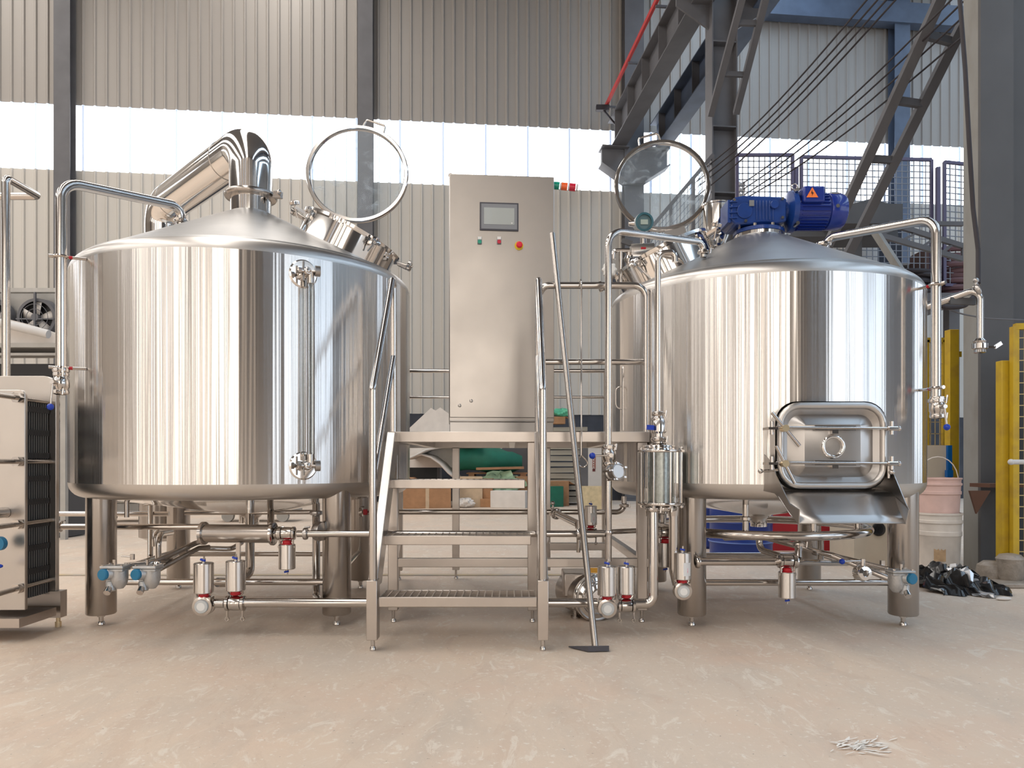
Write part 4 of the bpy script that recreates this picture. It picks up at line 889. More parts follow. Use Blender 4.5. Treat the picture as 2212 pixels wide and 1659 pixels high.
b = MB(); cc = at(1864, 1238, 3.9); ax = Vector((.15, -1, .05)); b.lathe([(.02, -.05), (.042, -.03), (.044, .0), (.036, .022), (.018, .026), (.016, .014), (.002, .012)], cc, ax, 28); b.cyl(cc+Vector((0, 0, .03)), cc+Vector((0, 0, .075)), .012); b.build('valve_body', M['mirror'], r)
b = MB(); b.cyl(at(1862, 1212, 3.9), at(1822, 1213, 3.9), .005); lv = b.build('lever', M['steel'], r)
b = MB(); b.ball(at(1819, 1213, 3.9), .015); b.build('lever_ball', M['blue'], lv)

# rear long pipe behind stair
r = thing('rear_pipe', 'long dark stainless pipe running behind the platform legs', 'pipe', at(700, 1107, 5.0))
b = MB(); b.tube([at(70, 1110, 4.95), at(365, 1110, 5.0)], .017, n=14); b.build('pipe_run', M['steel'], r)
b = MB(); b.tube([at(790, 1106, 5.0), at(1348, 1106, 5.0), at(1348, 1072, 5.0)], .018, .08, 14); b.build('pipe_run', M['steel'], r)
b = MB(); b.tube([at(130, 1138, 4.35), at(440, 1138, 4.35)], .0175, n=14); clampb(b, at(128, 1138, 4.35), (1, 0, 0), .018); b.build('pipe_branch', M['steel'], r)
b = MB(); b.tube([at(1290, 1150, 4.7), at(1385, 1146, 4.7)], .016, n=12); clampb(b, at(1348, 1092, 5.0), (0, 0, 1), .018); clampb(b, at(780, 1106, 5.0), (1, 0, 0), .018); b.build('pipe_clamp', M['steel'], r)
b = MB(); b.cyl(at(789, 1100, 4.95), at(789, 1112, 4.95), .015); b.build('red_knob', M['red'], r)

# sight strainer and the pipe above
r = thing('sight_strainer', 'tall glass-sided strainer caged by tie rods beside the right vessel', 'strainer', at(1428, 1090, 3.92))
zc2 = 3.92; cx_ = (1428-CX)/F*zc2; Zt_, Zb_ = H-(977-CY)/F*zc2, H-(1090-CY)/F*zc2
C0 = Vector((cx_, zc2, 0))
b = MB(); b.lathe([(.02, Zt_), (.122, Zt_), (.124, Zt_+.006), (.122, Zt_+.012), (.02, Zt_+.012)], C0, n=40); b.build('top_flange', M['steel'], r)
b = MB(); b.lathe([(.02, Zb_), (.122, Zb_), (.124, Zb_+.007), (.122, Zb_+.014), (.02, Zb_+.014)], C0, n=40); b.build('bottom_flange', M['steel'], r)
b = MB(); b.rings([[C0+Vector((rr_*math.cos(t), rr_*math.sin(t), z)) for rr_, z in ((.092, Zb_+.014), (.092, Zt_), (.086, Zt_), (.086, Zb_+.014))] for t in [2*math.pi*i/40 for i in range(40)]], closed=True); b.build('sight_glass', M['tglass'], r, sharp=30)
b = MB(); b.lathe([(.055, Zb_+.014), (.055, Zt_-.001)], C0, n=32); b.build('filter_screen', mat('perforated_screen', (.5, .48, .46), .3, 1, var=.2, vs=60), r)
for i in range(8):
    t = 2*math.pi*i/8+.25; p = C0+Vector((.112*math.cos(t), .112*math.sin(t), 0)); b = MB(); b.cyl(p+Vector((0, 0, Zb_-.015)), p+Vector((0, 0, Zt_+.028)), .0045, n=8)
    for Z in (Zt_+.018, Zb_-.008): b.cyl(p+Vector((0, 0, Z-.004)), p+Vector((0, 0, Z+.005)), .009, n=6)
    b.build('tie_rod', M['steel'], r)
b = MB(); b.lathe([(.085, Zt_+.012), (.078, Zt_+.028), (.05, Zt_+.040), (.033, Zt_+.05)], C0+Vector((-.01, 0, 0)), n=32); b.build('top_dome', M['mirror'], r)
b = MB(); b.torus(C0+Vector((-.01, 0, Zt_+.03)), (0, 0, 1), .078, .008, 32, 8); b.build('dome_clamp', M['steel'], r)
b = MB(); clampb(b, C0+Vector((-.01, 0, Zt_+.068)), (0, 0, 1), .03); b.build('clamp', M['steel'], r)
b = MB(); clampb(b, C0+Vector((.01, 0, Zb_-.02)), (0, 0, 1), .06); b.build('clamp', M['steel'], r)
for dx in (-.055, .065):
    b = MB(); b.cyl(C0+Vector((dx, 0, Zb_-.01)), C0+Vector((dx, 0, Zb_-.06)), .032, .027); b.build('outlet_neck', M['steel'], r)
pz = atf(1423, zc2, 0)
b = MB(); b.tube([at(1423, 962, zc2), at(1423, 935, zc2)], .03, n=20); b.lathe([(.03, 1.055), (.041, 1.065), (.043, 1.12), (.034, 1.135), (.03, 1.15)], pz, n=28); b.build('check_valve', M['steel'], r)
for py_, r_ in ((894, .022), (907, .026)):
    b = MB(); clampb(b, at(1422, py_, zc2), (0, 0, 1), r_, py_ == 894); b.build('clamp', M['steel'], r)
b = MB(); b.bar(at(1412, 924, zc2-.04), at(1397, 923, zc2-.04), .025, .025); b.build('blue_tag', M['blue'], r)
b = MB(); b.tube([at(1455, 1100, zc2), at(1455, 1232, zc2), at(1462, 1262, zc2+.03)], .024, .05, 18); b.build('drop_pipe', M['steel'], r)
pipe_part('gooseneck_pipe', [at(1421, 920, zc2), at(1421, 546, zc2), at(1458, 546, 3.92), at(1458, 566, 3.92)], .0165, .045, r)
r = thing('level_tube', 'thin vertical sight pipe with small loop on the shaded side of the right vessel', 'pipe', at(1345, 930, 4.45))
pipe_part('pipe', [at(1347, 930, 4.42), at(1347, 795, 4.42), at(1352, 790, 4.5)], .012, .01, r); pipe_part('loop', [at(1347, 885, 4.42), at(1330, 880, 4.42), at(1330, 838, 4.42), at(1347, 833, 4.42)], .004, .05, r)

# flow meter cluster left of the right manway
zf = 4.55
r = thing('flow_meter', 'flow meter with round display head beside the right manway', 'flow meter', at(1388, 540, zf))
b = MB(); c_ = at(1391, 480, zf); fy = Vector((.1, -1, -.12)).normalized(); b.lathe([(.04, .10), (.052, .07), (.058, .0), (.056, -.01), (.048, -.012), (.048, .0)], c_, -fy, 32); hd = b.build('meter_head', mat('pale_meter_housing', (.42, .46, .47), .4), r)
b = MB(); b.lathe([(.044, .004), (.055, .006), (.057, .014), (.044, .016), (.044, .004)], c_, fy, 32, False, False); b.build('head_ring', mat('teal_grey_ring', (.03, .11, .14), .35), hd)
b = MB(); b.lathe([(.046, .002), (.0, .004)], c_, fy, 32); b.build('meter_face', mat('blue_grey_face', (.12, .20, .22), .3), hd)
b = MB(); b.box(c_+fy*.008, (.045, .003, .030)); b.build('meter_display', mat('lcd_display', (.38, .45, .40), .2), hd)
b = MB(); b.cyl(c_+Vector((-.05, .03, -.0)), c_+Vector((-.09, .03, -.0)), .022, .014); b.cyl(c_-Vector((0, -.03, .05)), c_-Vector((0, -.03, .15)), .018); b.build('meter_neck', M['steel'], r)
b = MB(); b.cyl(at(1362, 541, zf), at(1412, 539, zf), .040, n=28); b.build('actuator', M['brushcan'], r)
b = MB(); b.box(at(1390, 536, zf-.045), (.03, .006, .012)); b.build('red_label', M['red'], r)
b = MB(); b.tube([at(1360, 541, zf), at(1325, 541, zf), at(1325, 560, zf)], .014, .03, 12); b.tube([at(1341, 541, zf), at(1341, 612, zf)], .013, 0, 12); b.lathe([(.02, -.02), (.03, 0), (.02, .02)], at(1358, 560, zf), (0, 0, 1), 18); b.cyl(at(1358, 545, zf), at(1358, 585, zf), .015); b.build('meter_pipe', M['steel'], r)
b = MB(); b.bar(at(1343, 520, zf), at(1365, 527, zf), .02, .03); b.build('meter_bracket', M['darkpanel'], r)
b = MB(); n = 40; cc = at(1316, 583, 4.5); rr = [[cc+Vector((math.cos(2*math.pi*j/n)*(.042+.005*math.cos(8*2*math.pi*j/n))*k, h, math.sin(2*math.pi*j/n)*(.042+.005*math.cos(8*2*math.pi*j/n))*k)) for j in range(n)] for h, k in ((-.02, .8), (-.014, 1), (.014, 1), (.02, .8))]
b.rings(rr); b.build('hand_wheel', M['white'], r)
b = MB(); b.cyl(at(1318, 560, 4.52), at(1318, 612, 4.52), .014); b.build('valve_stem', M['steel'], r)

# ================================================================ stair and platform
r = thing('access_stair', 'stainless platform stair with three grated steps and pipe handrails in the middle', 'stair', at(985, 1400, 3.55))
XL, XR = -.640, .115           # step ends at the bottom tread
def lerp(a, b_, k): return a+(b_-a)*k
steps = [(3.53, .272, 818, 1160, 1290), (3.77, .542, 829, 1147, 1157), (3.97, .81, 836, 1134, 1036)]
for i, (z, Z, a, c_, py) in enumerate(steps):
    A_ = at(a, py, z); B_ = at(c_, py, z); Z = A_.z
    rt = thing('tmp', None, None) if False else None
    b = MB(); w_ = B_.x-A_.x; xc = (A_.x+B_.x)/2; dpt = .20
    b.box((xc, z+.006, Z-.024), (w_, .012, .048)); b.box((xc, z+dpt, Z-.018), (w_, .006, .036))
    for sx in (-1, 1): b.box((xc+sx*(w_/2-.004), z+dpt/2, Z-.02), (.006, dpt, .04))
    st = b.build('step', M['brush'], r, bevel=.003)
    b = MB()
    for k in range(1, 21): b.bar((A_.x+w_*k/21, z+.01, Z-.012), (A_.x+w_*k/21, z+dpt, Z-.012), .006, .022)
    for k in range(1, 5): b.bar((A_.x+.005, z+dpt*k/5, Z-.008), (B_.x-.005, z+dpt*k/5, Z-.008), .005, .010)
    b.build('grating', M['brush'], st)
pt = H-(932-CY)/F*4.14
for sx, fx, tx in ((-1, -.668, -.668), (1, .148, .148)):
    x = fx
    b = MB(); b.bar((x, 3.56, .055), (x, 3.56, .34), .052, .075, (0, 1, 0)); b.build('stair_foot_post', M['brush'], r, bevel=.003)
    b = MB(); b.cyl((x, 3.555, .003), (x, 3.555, .06), .010, n=12); b.lathe([(.015, 0), (.015, .012), (.011, .02)], (x, 3.555, 0), n=14); b.build('levelling_foot', M['steel'], r)
    b = MB(); xt = x-sx*.025
    b.poly([Vector((x-sx*.018, 3.55, .30)), Vector((x-sx*.018, 3.70, .30)), Vector((xt, 4.20, 1.0)), Vector((xt, 4.15, 1.07)), Vector((xt, 4.08, 1.07))], (sx*.045, 0, 0)); b.build('stringer', M['brush'], r, bevel=.003)
    yb, yt = 3.56, 4.13; Zbend = H-(838-CY)/F*3.56; Ztop = H-(603-CY)/F*yt
    b = MB(); b.tube([(x, yb, .33), (x, yb, Zbend), (x, yt, Ztop), (x, yt+.05, Ztop-.02), (x, yt+.05, 1.06)], .0195, .045, 16); hr = b.build('handrail', M['steel'], r)
    b = MB(); zm_ = H-(768-CY)/F*4.16; b.cyl((x, yt+.05, zm_), (x, yb, .80), .0165, n=14); b.build('middle_rail', M['steel'], hr)
r2 = thing('work_platform', 'stainless work platform between the vessels carrying the control cabinet', 'platform', at(1110, 1340, 4.9))
px0, px1 = atf(838, 4.17, 0).x, atf(1402, 4.17, 0).x; yf, ybk = 4.17, 5.76; Zp = pt
b = MB()
b.box(((px0+px1)/2, yf, Zp-.03), (px1-px0, .04, .06)); b.build('front_beam', M['brush'], r2, bevel=.003)
b = MB(); b.box((-.07, ybk, Zp-.03), (1.66, .04, .06))
for x in (-.615, 0, .60): b.box((x, (yf+ybk)/2, Zp-.03), (.04, ybk-yf, .06))
b.build('deck_frame', M['brush'], r2, bevel=.003)
b = MB(); b.box((-.0075, (yf+ybk)/2, Zp-.005), (1.235, ybk-yf-.02, .006)); b.build('deck_plate', M['plate'], r2)
for (px, z) in ((850, 4.19), (1150, 4.19), (1386, 4.19), (862, 5.72), (985, 5.76), (1181, 5.74), (1308, 5.74)):
    p = atf(px, z, 0); b = MB(); b.box((p.x, p.y, (Zp-.06+.07)/2), (.055, .055, Zp-.06-.07)); lgm = b.build('platform_leg', M['brush'], r2, bevel=.003)
    b = MB(); b.cyl((p.x, p.y, .003), (p.x, p.y, .075), .009, n=10); b.lathe([(.016, 0), (.016, .012), (.011, .02)], (p.x, p.y, 0), n=12); b.build('levelling_foot', M['steel'], lgm)
b = MB()
zlo = H-(1215-CY)/F*4.19
b.box(((px0+px1)/2, 4.19, zlo), (px1-px0, .04, .05)); b.bar((px1-.03, 4.2, zlo), atf(1308, 5.74, zlo), .04, .05); b.bar(atf(850, 4.2, zlo), atf(862, 5.72, zlo), .04, .05); b.box((.45, 5.0, zlo), (.40, .04, .05)); b.bar(atf(1150, 4.2, zlo), atf(1181, 5.74, zlo), .04, .05)
b.build('lower_beam', M['brush'], r2, bevel=.003)
# front guard rail on the right half
za = 4.16; xg0 = .148; xg1 = atf(1397, za, 0).x; Zt2, Zm2 = H-(615-CY)/F*za, H-(781-CY)/F*za
b = MB(); b.tube([(xg0+.0, za+.02, Zt2-.06), (xg0+.03, za+.02, Zt2), (xg1, za+.02, Zt2), (xg1, za+.02, Zp)], .0195, .07, 16); g_ = b.build('guard_rail', M['steel'], r2)
b = MB(); b.cyl((xg0, za+.02, Zm2), (xg1, za+.02, Zm2), .0165, n=14); b.build('middle_rail', M['steel'], g_)
b = MB(); xa, xb = atf(866, 5.7, 0).x, atf(1308, 5.7, 0).x
for py, rr_ in ((801, .016), (858, .011)): Z = H-(py-CY)/F*5.7; b.cyl((xa, 5.7, Z), (xb, 5.7, Z), rr_, n=12)
for x in (xa, xb): b.cyl((x, 5.7, Zp), (x, 5.7, H+200/F*5.7), .016, n=12)
b.build('rear_rail', M['steel'], r2)

# control cabinet
RC = Matrix.Rotation(A*.85, 3, 'Z')
cc = Vector((-.083, 5.18, 0)); Zc0 = Zp; Zct = H+621/F*5.0
r = thing('control_cabinet', 'tall brushed steel control cabinet with touch screen standing on the platform', 'cabinet', (cc.x, cc.y, Zc0))
RP = lambda x, y, z: cc+RC @ Vector((x, y, 0))+Vector((0, 0, z))
wc = .356
b = MB(); b.box(RP(0, 0, (Zc0+.10+Zct)/2), (2*wc, .34, Zct-Zc0-.10), RC); b.build('cabinet_body', M['cab'], r, bevel=.004)
b = MB(); b.box(RP(0, 0, Zc0+.05), (2*wc-.01, .33, .10), RC); b.box(RP(0, -.17, Zc0+.11), (2*wc-.006, .02, .01), RC); b.build('plinth', M['plate'], r, bevel=.002)
b = MB(); b.box(RP(0, -.178, (Zc0+.13+Zct-.002)/2), (2*wc-.004, .016, Zct-Zc0-.13), RC); dr_ = b.build('cabinet_door', M['cab'], r, bevel=.004)
def cp(px, py): # point on the door face
    n_ = RC @ Vector((0, -1, 0)); p0 = RP(0, -.187, 0); d = Vector(((px-CX)/F, 1, -(py-CY)/F)); o_ = Vector((0, 0, H)); k = (p0-o_).dot(n_)/d.dot(n_); return o_+d*k
n_ = RC @ Vector((0, -1, 0))
s_c = (cp(1035, 437)+cp(1121, 500))/2
b = MB(); b.box(s_c, (.262, .016, .190), RC); sc_ = b.build('touch_screen', M['bezel'], r, bevel=.003)
b = MB(); b.box(s_c+n_*.0085, (.242, .002, .168), RC); b.build('screen_frame', M['bezel2'], sc_)
b = MB(); b.box(s_c+n_*.010+Vector((0, 0, .002)), (.205, .002, .112), RC); b.build('screen_glass', M['screen'], sc_)
b = MB(); b.lathe([(.005, 0), (.004, .002)], s_c+n_*.0115+Vector((.085, 0, -.046)), n_, 12); b.build('indicator_light', M['white'], sc_)
for px, m_, nm in ((1036, 'lgreen2', 'green'), (1078, 'rlens', 'red')):
    p = cp(px, 520); b = MB(); b.box(p+n_*.003, (.030, .006, .05), RC); bb = b.build('push_button', M['bezel2'], r, bevel=.002)
    b = MB(); b.box(p+n_*.007+Vector((0, 0, .016)), (.026, .004, .018), RC); b.build('label_plate', M['white'], bb)
    b = MB(); b.cyl(p+Vector((0, 0, -.010)), p+n_*.016+Vector((0, 0, -.010)), .013, n=20); b.build('button_cap', M[m_], bb)
p = cp(1121, 531); b = MB(); b.cyl(p, p+n_*.004, .030, n=28); eb = b.build('emergency_stop', mat('yellow_disc', (.75, .55, .04), .5), r)
b = MB(); b.cyl(p, p+n_*.02, .013, n=20); b.lathe([(.014, .014), (.021, .022), (.021, .032), (.014, .038)], p, n_, 24); b.build('stop_button', mat('emergency_red', (.75, .02, .05), .4), eb)
p = (cp(1162, 622)+cp(1162, 665))/2; b = MB(); b.box(p+n_*.008, (.034, .016, .134), RC); lk = b.build('lock_handle', M['black'], r, bevel=.004)
b = MB(); b.cyl(p+n_*.014+Vector((0, 0, -.045)), p+n_*.020+Vector((0, 0, -.045)), .012, n=16); b.build('lock_cylinder', M['steel'], lk)
for px, py in ((993, 876), (1018, 866)): b = MB(); b.lathe([(.012, 0), (.010, .002), (.004, .003)], cp(px, py), n_, 16); b.build('door_rivet', M['cab'], r)
b = MB(); b.torus(RP(-wc+.01, -.1, Zct+.02), (0, 1, 0), .012, .004, 16, 6); b.build('lifting_eye', M['steel'], r)
q0 = cp(1190, 399); q0 = RP(wc, -.10, H+(CY-399)/F*5.1); dv = Vector((1, 0, -.10)).normalized(); sl = thing('signal_tower', 'green, orange and red signal light lying sideways at the cabinet top right', 'signal light', q0)
for i, m_ in enumerate(('lgreen2', 'olens', 'rlens')):
    b = MB(); b.cyl(q0+dv*(.004+i*.056), q0+dv*(.046+i*.056), .026, n=24); b.build(('green', 'orange', 'red')[i]+'_lens', M[m_], sl)
b = MB()
for i in range(4): b.cyl(q0+dv*(-.004+i*.056), q0+dv*(.006+i*.056), .024, n=24)
b.build('light_spacer', M['boardw'], sl)

# mash rake and hanging hook
r = thing('mash_rake', 'long steel rod with flat black blade leaning on the guard rail', 'rake', at(1275, 1405, 3.56))
b = MB(); a0, a1 = at(1286, 1400, 3.57), at(1193, 505, 4.22); b.cyl(a0, a1, .0165, n=18); b.build('rod', M['leg'], r)
b = MB(); q = at(1231, 1408, 3.58); b.add([Vector((.275, 3.60, .004)), Vector((.36, 3.515, .004)), Vector((.462, 3.525, .004)), Vector((.462, 3.60, .004)), Vector((.275, 3.60, .010)), Vector((.36, 3.515, .030)), Vector((.462, 3.525, .030)), Vector((.462, 3.60, .012))], [(3,2,1,0), (4,5,6,7), (0,1,5,4), (1,2,6,5), (2,3,7,6), (3,0,4,7)]); b.build('blade', M['bezel'], r)
r = thing('hanging_hook', 'thin steel rod with triangular handle hanging from the guard rail', 'hook', at(1255, 930, 4.12))
b = MB(); b.tube([at(1254, 608, 4.20), at(1254, 604, 4.14), at(1256, 610, 4.10), at(1256, 985, 4.10), at(1242, 1002, 4.10), at(1262, 1010, 4.10), at(1272, 1000, 4.10), at(1257, 984, 4.10)], .0045, .02, 8); b.build('hook_rod', M['steel'], r)

# pump behind the stair
r = thing('transfer_pump', 'round stainless transfer pump on the floor behind the leaning rake', 'pump', at(1270, 1340, 4.3))
pc_ = at(1285, 1290, 4.25); ax = Vector((.35, -1, 0)).normalized()
b = MB(); b.lathe([(.05, -.05), (.12, -.04), (.135, 0), (.135, .025), (.10, .04), (.095, .05), (.06, .055), (.055, .07), (.0, .072)], pc_, ax, 44); b.build('pump_casing', M['mirror'], r)
b = MB(); b.torus(pc_+ax*.03, ax, .125, .008, 44, 8); b.torus(pc_+ax*.05, ax, .085, .006, 44, 8); b.build('casing_ring', M['plate'], r)
b = MB(); q = pc_-ax*.17; b.lathe([(.10, -.13), (.125, -.12), (.125, .12), (.11, .14)], q, ax, 36); b.build('motor_shroud', M['brush'], r)
b = MB(); b.box(at(1240, 1258, 4.42), (.14, .22, .14)); b.build('pump_cover', M['brush'], r, bevel=.01)
b = MB(); b.box(at(1284, 1232, 4.15), (.06, .004, .028)); b.build('orange_label', mat('orange_label', (.75, .38, .05), .5), r)
b = MB()
for px, z in ((1243, 4.3), (1300, 4.3), (1243, 4.6), (1300, 4.6)): p = atf(px, z, 0); b.cyl(p, p+Vector((0, 0, .07)), .014, n=12); b.cyl(p, p+Vector((0, 0, .012)), .028, n=14)
b.box((pc_.x-.03, 4.45, .07), (.20, .36, .02)); b.build('pump_feet', M['leg'], r)
# ================================================================ left side: plate heat exchanger
r = thing('plate_heat_exchanger', 'plate heat exchanger with black plate pack between steel frame plates at left edge', 'heat exchanger', atf(20, 3.75, 0))
zfp, zbp = 3.78, 4.05; X1 = atf(52, zfp, 0).x; X2 = atf(122, zbp, 0).x; X1 = X2 = -2.50; X0 = X1-.50
X1 = atf(54, zfp, 0).x; X2 = atf(121, zbp, 0).x
def plate(x1, z, ptop, pbot, th, name, m, rad=.05, corner='r'):
    Zt_ = H-(ptop-CY)/F*z; Zb_ = H-(pbot-CY)/F*z; x0 = x1-.55
    pts = [Vector((x0, z, Zb_)), Vector((x1, z, Zb_))]+[Vector((x1-rad+x, z, Zt_-rad+y)) for x, y in arc((0, 0), rad, 0, 90, 8)]+[Vector((x0, z, Zt_))]
    b = MB(); b.poly(pts, (0, th, 0)); return b.build(name, m, r, bevel=.003)
pm = M['cab']
plate(X1, zfp, 842, 1318, .022, 'front_frame_plate', pm, .03); plate(X2, zbp, 812, 1330, .03, 'rear_frame_plate', pm, .07)
b = MB(); xa = X2-.045
for i in range(26): y = zfp+.024+i*.0094; b.box((xa-.25, y, H-(1075-CY)/F*3.92), (.50+.012*(i % 2), .0055, 1.05))
b.build('plate_pack', mat('dark_plate_pack', (.19, .19, .19), .4, .6), r)
b = MB()
for i in range(8): Z = H-(884+i*50-CY)/F*3.9; b.box((xa+.002, (zfp+zbp)/2+.01, Z), (.02, zbp-zfp-.03, .03))
b.build('gasket_band', M['dark'], r)
for k_, py in enumerate((860, 997, 1132, 1270)):
    for xo in (.05, .45):
        Z = H-(py-CY)/F*3.78
        b = MB(); b.cyl((X1-xo+.035, zfp-.16, Z), (X1-xo+.035+.0, zfp, Z), .013, n=14) if False else None
        b = MB(); xx = -2.512 if xo < .2 else X1-.45
        b.cyl((xx+.012, zfp-.20, Z), (xx-.012, zbp+.0, Z), .0125, n=14); tr = b.build('tie_bolt', M['leg'], r)
        b = MB(); b.cyl((xx+.003, zfp-.04, Z), (xx+.001, zfp-.003, Z), .026, n=6); b.build('hex_nut', M['steel'], tr)
b = MB(); b.box((X1-.27, zfp+.06, H-(1328-CY)/F*3.9), (.6, .30, .045)); b.bar((X2+.0, zbp+.02, .055), (X2+.0, zbp+.02, .20), .06, .06, (0, 1, 0)); b.bar((X2-.5, zbp+.02, .055), (X2-.5, zbp+.02, .20), .06, .06, (0, 1, 0)); b.box((X2-.25, zbp+.02, .16), (.5, .05, .05)); b.build('base_frame', M['brush'], r)
for dx in (0, -.5):
    b = MB(); b.cyl((X2+dx, zbp+.02, 0), (X2+dx, zbp+.02, .06), .011, n=12); b.cyl((X2+dx, zbp+.02, 0), (X2+dx, zbp+.02, .03), .016, n=12); b.build('levelling_foot', M['brass'], r)
b = MB(); b.box((X1-.38, zfp-.002, .9+.13*1.0), (.5, .004, .06)); b.bar((X1-.06, zfp-.003, 1.245), (X1-.25, zfp-.003, 1.27), .004, .03); b.build('edge_strip', M['plate'], r)
b = MB(); b.cyl((X1-.10, zfp-.002, .9-.255*3.75/3.78), (X1-.10, zfp-.10, .65), .028) ; b.torus((X1-.10, zfp-.1, .65), (0, 1, 0), .03, .006, 24, 8); b.build('port_stub', M['steel'], r)
b = MB(); b.cyl((-2.56, zfp-.10, .9-175/F*3.68), (-2.56, zfp-.07, .9-175/F*3.68), .035, n=20); b.build('teal_dial', M['teal'], r)
b = MB(); b.ball((-2.555, zfp-.10, .9-223/F*3.68), .016, (1.6, 1, .7)); b.build('blue_knob', M['blue'], r)

# pipe with bent top above it
r = thing('bent_pipe', 'upright stainless pipe with folded-back top at the left edge', 'pipe', at(13, 815, 4.3))
b = MB(); b.tube([at(13, 900, 4.3), at(13, 384, 4.3), at(82, 424, 4.75), at(-60, 424, 4.75)], .0225, .035, 16); b.build('pipe_run', M['steel'], r)
b = MB(); b.bar(atf(13, 4.3, 0), atf(13, 4.3, 1.18), .03, .03, (0, 1, 0)); b.build('pipe_stand', M['brush'], r)

# ---- cooling unit far left behind
zc = 9.0
r = thing('cooling_unit', 'grey cooling unit with two fans behind the left vessel', 'cooling unit', atf(40, zc, 0))
q = at(50, 672, zc); b = MB(); W_ = 1.25; Zt_ = H+372/F*zc; Zb_ = H+285/F*zc
b.box((q.x-.25, zc+.45, (Zt_+Zb_)/2), (1.9, .6, Zt_-Zb_+.0)); b.bar((q.x-1.2, zc, Zt_), (q.x+.72, zc, Zt_), .08, .05); b.build('unit_housing', M['gplate'], r)
for k_, px in enumerate((78, -22)):
    cf = at(px, 686, zc-.02); fy = Vector((0, -1, 0)); b = MB(); b.lathe([(.20, 0), (.235, 0), (.245, .12), (.225, .13), (.20, .05)], cf, -fy, 40, False, False); sh = b.build('fan_shroud', M['girder'], r)
    b = MB(); b.cyl(cf+Vector((0, .08, 0)), cf+Vector((0, .085, 0)), .20, n=32); b.build('fan_back', M['black'], sh)
    for i in range(5):
        th = 2*math.pi*i/5+.3; u = Vector((math.cos(th), 0, math.sin(th))); v = Vector((-math.sin(th), .5, math.cos(th))).normalized()
        b = MB(); p = cf+Vector((0, .04, 0)); b.add([p+u*.04-v*.03, p+u*.04+v*.03, p+u*.19+v*.065, p+u*.19-v*.065], [(0, 1, 2, 3)]); b.build('fan_blade', M['board'], sh, solid=.006)
    b = MB(); b.cyl(cf+Vector((0, -.03, 0)), cf+Vector((0, .07, 0)), .045, n=20); b.bar(cf+Vector((0, -.02, -.22)), cf+Vector((0, -.02, .3)), .02, .03, (0, 1, 0))
    b.bar(cf+Vector((-.23, -.02, -.02)), cf+Vector((.23, -.02, -.02)), .015, .015)
    for rr_ in (.10, .16): b.torus(cf+Vector((0, -.03, 0)), fy, rr_, .004, 28, 6)
    b.build('fan_motor', M['girder'], sh)
b = MB(); b.box((q.x+.68, zc-.05, H+316/F*zc), (.16, .2, .14)); b.cyl((q.x+.68, zc-.2, H+316/F*zc), (q.x+.68, zc-.1, H+316/F*zc), .05); b.build('fan_junction_box', M['gplate'], r)
b = MB(); zz = zc-.3; g = [at(-60, 690, zz), at(20, 690, zz), at(60, 700, zz), at(125, 722, zz), at(125, 745, zz), at(-60, 745, zz)]; b.poly(g, (0, .3, 0)); b.build('white_cover', M['board'], r)
b = MB(); b.cyl(at(-40, 688, zz-.1), at(105, 722, zz-.1), .05, n=20); b.build('cover_roll', M['boardw'], r)
b = MB(); Z_ = H+253/F*zz; b.box((q.x-.3, zz+.4, Z_), (2.2, .9, .05))
for x in (q.x-1.2, q.x+.68): 
    for y in (zz+.0, zz+.8): b.bar((x, y, 0), (x, y, Z_), .06, .06, (0, 1, 0))
b.box((q.x-.3, zz+.02, H+235/F*zz), (2.2, .04, .03)); b.build('table_frame', M['gplate'], r)
b = MB(); b.box((q.x-.3, zz+.45, (H+195/F*zz)), (2.0, .8, .22)); b.build('black_tray', M['black'], r)
for i in range(3):
    b = MB(); b.cyl((q.x-1.2, zz+.3+i*.14, 1.62-.09*i), (q.x+.70, zz+.3+i*.1, 1.68-.1*i), .06, n=16); tag(b.build('grey_tube_roll', M['gplate']), ['upper', 'middle', 'lower'][i]+' grey tube lying under the table behind the bent pipe', 'tube')
b = MB(); b.box((q.x-.25, zz+.42, .66), (1.7, .4, 1.3)); tag(b.build('machine_block', M['darkpanel']), 'dark machine block on the floor under the cooling unit', 'machine')
b = MB(); p = atf(140, 13.5, 0); b.box((p.x-.4, 13.5, .55), (.9, .3, 1.1)); tag(b.build('leaning_board', M['beige']), 'pale dirty board leaning behind the left vessel edge', 'board')
b = MB(); p = atf(220, 14.0, 0); b.box((p.x, 14.0, .17), (6.0, .5, .34)); tag(b.build('concrete_kerb', mat('dusty_kerb', (.30, .28, .25), .8, var=.1)), 'low dusty concrete kerb behind the left vessel legs', 'kerb')
for px, lab, w_ in ((290, 'dirty grey machine part on the floor behind the left vessel', .8), (560, 'low grey flat cart behind the left vessel legs', 1.2)):
    b = MB(); p = atf(px, 11.5, 0); b.box((p.x, 11.5, .22), (w_, .5, .12)); b.cyl((p.x-w_*.4, 11.3, .34), (p.x+w_*.3, 11.3, .34), .07)
    for sx in (-1, 1): b.cyl((p.x+sx*w_*.35, 11.3, .09), (p.x+sx*w_*.35, 11.38, .09), .09, n=16)
    tag(b.build('floor_cart', M['gplate']), lab, 'cart')

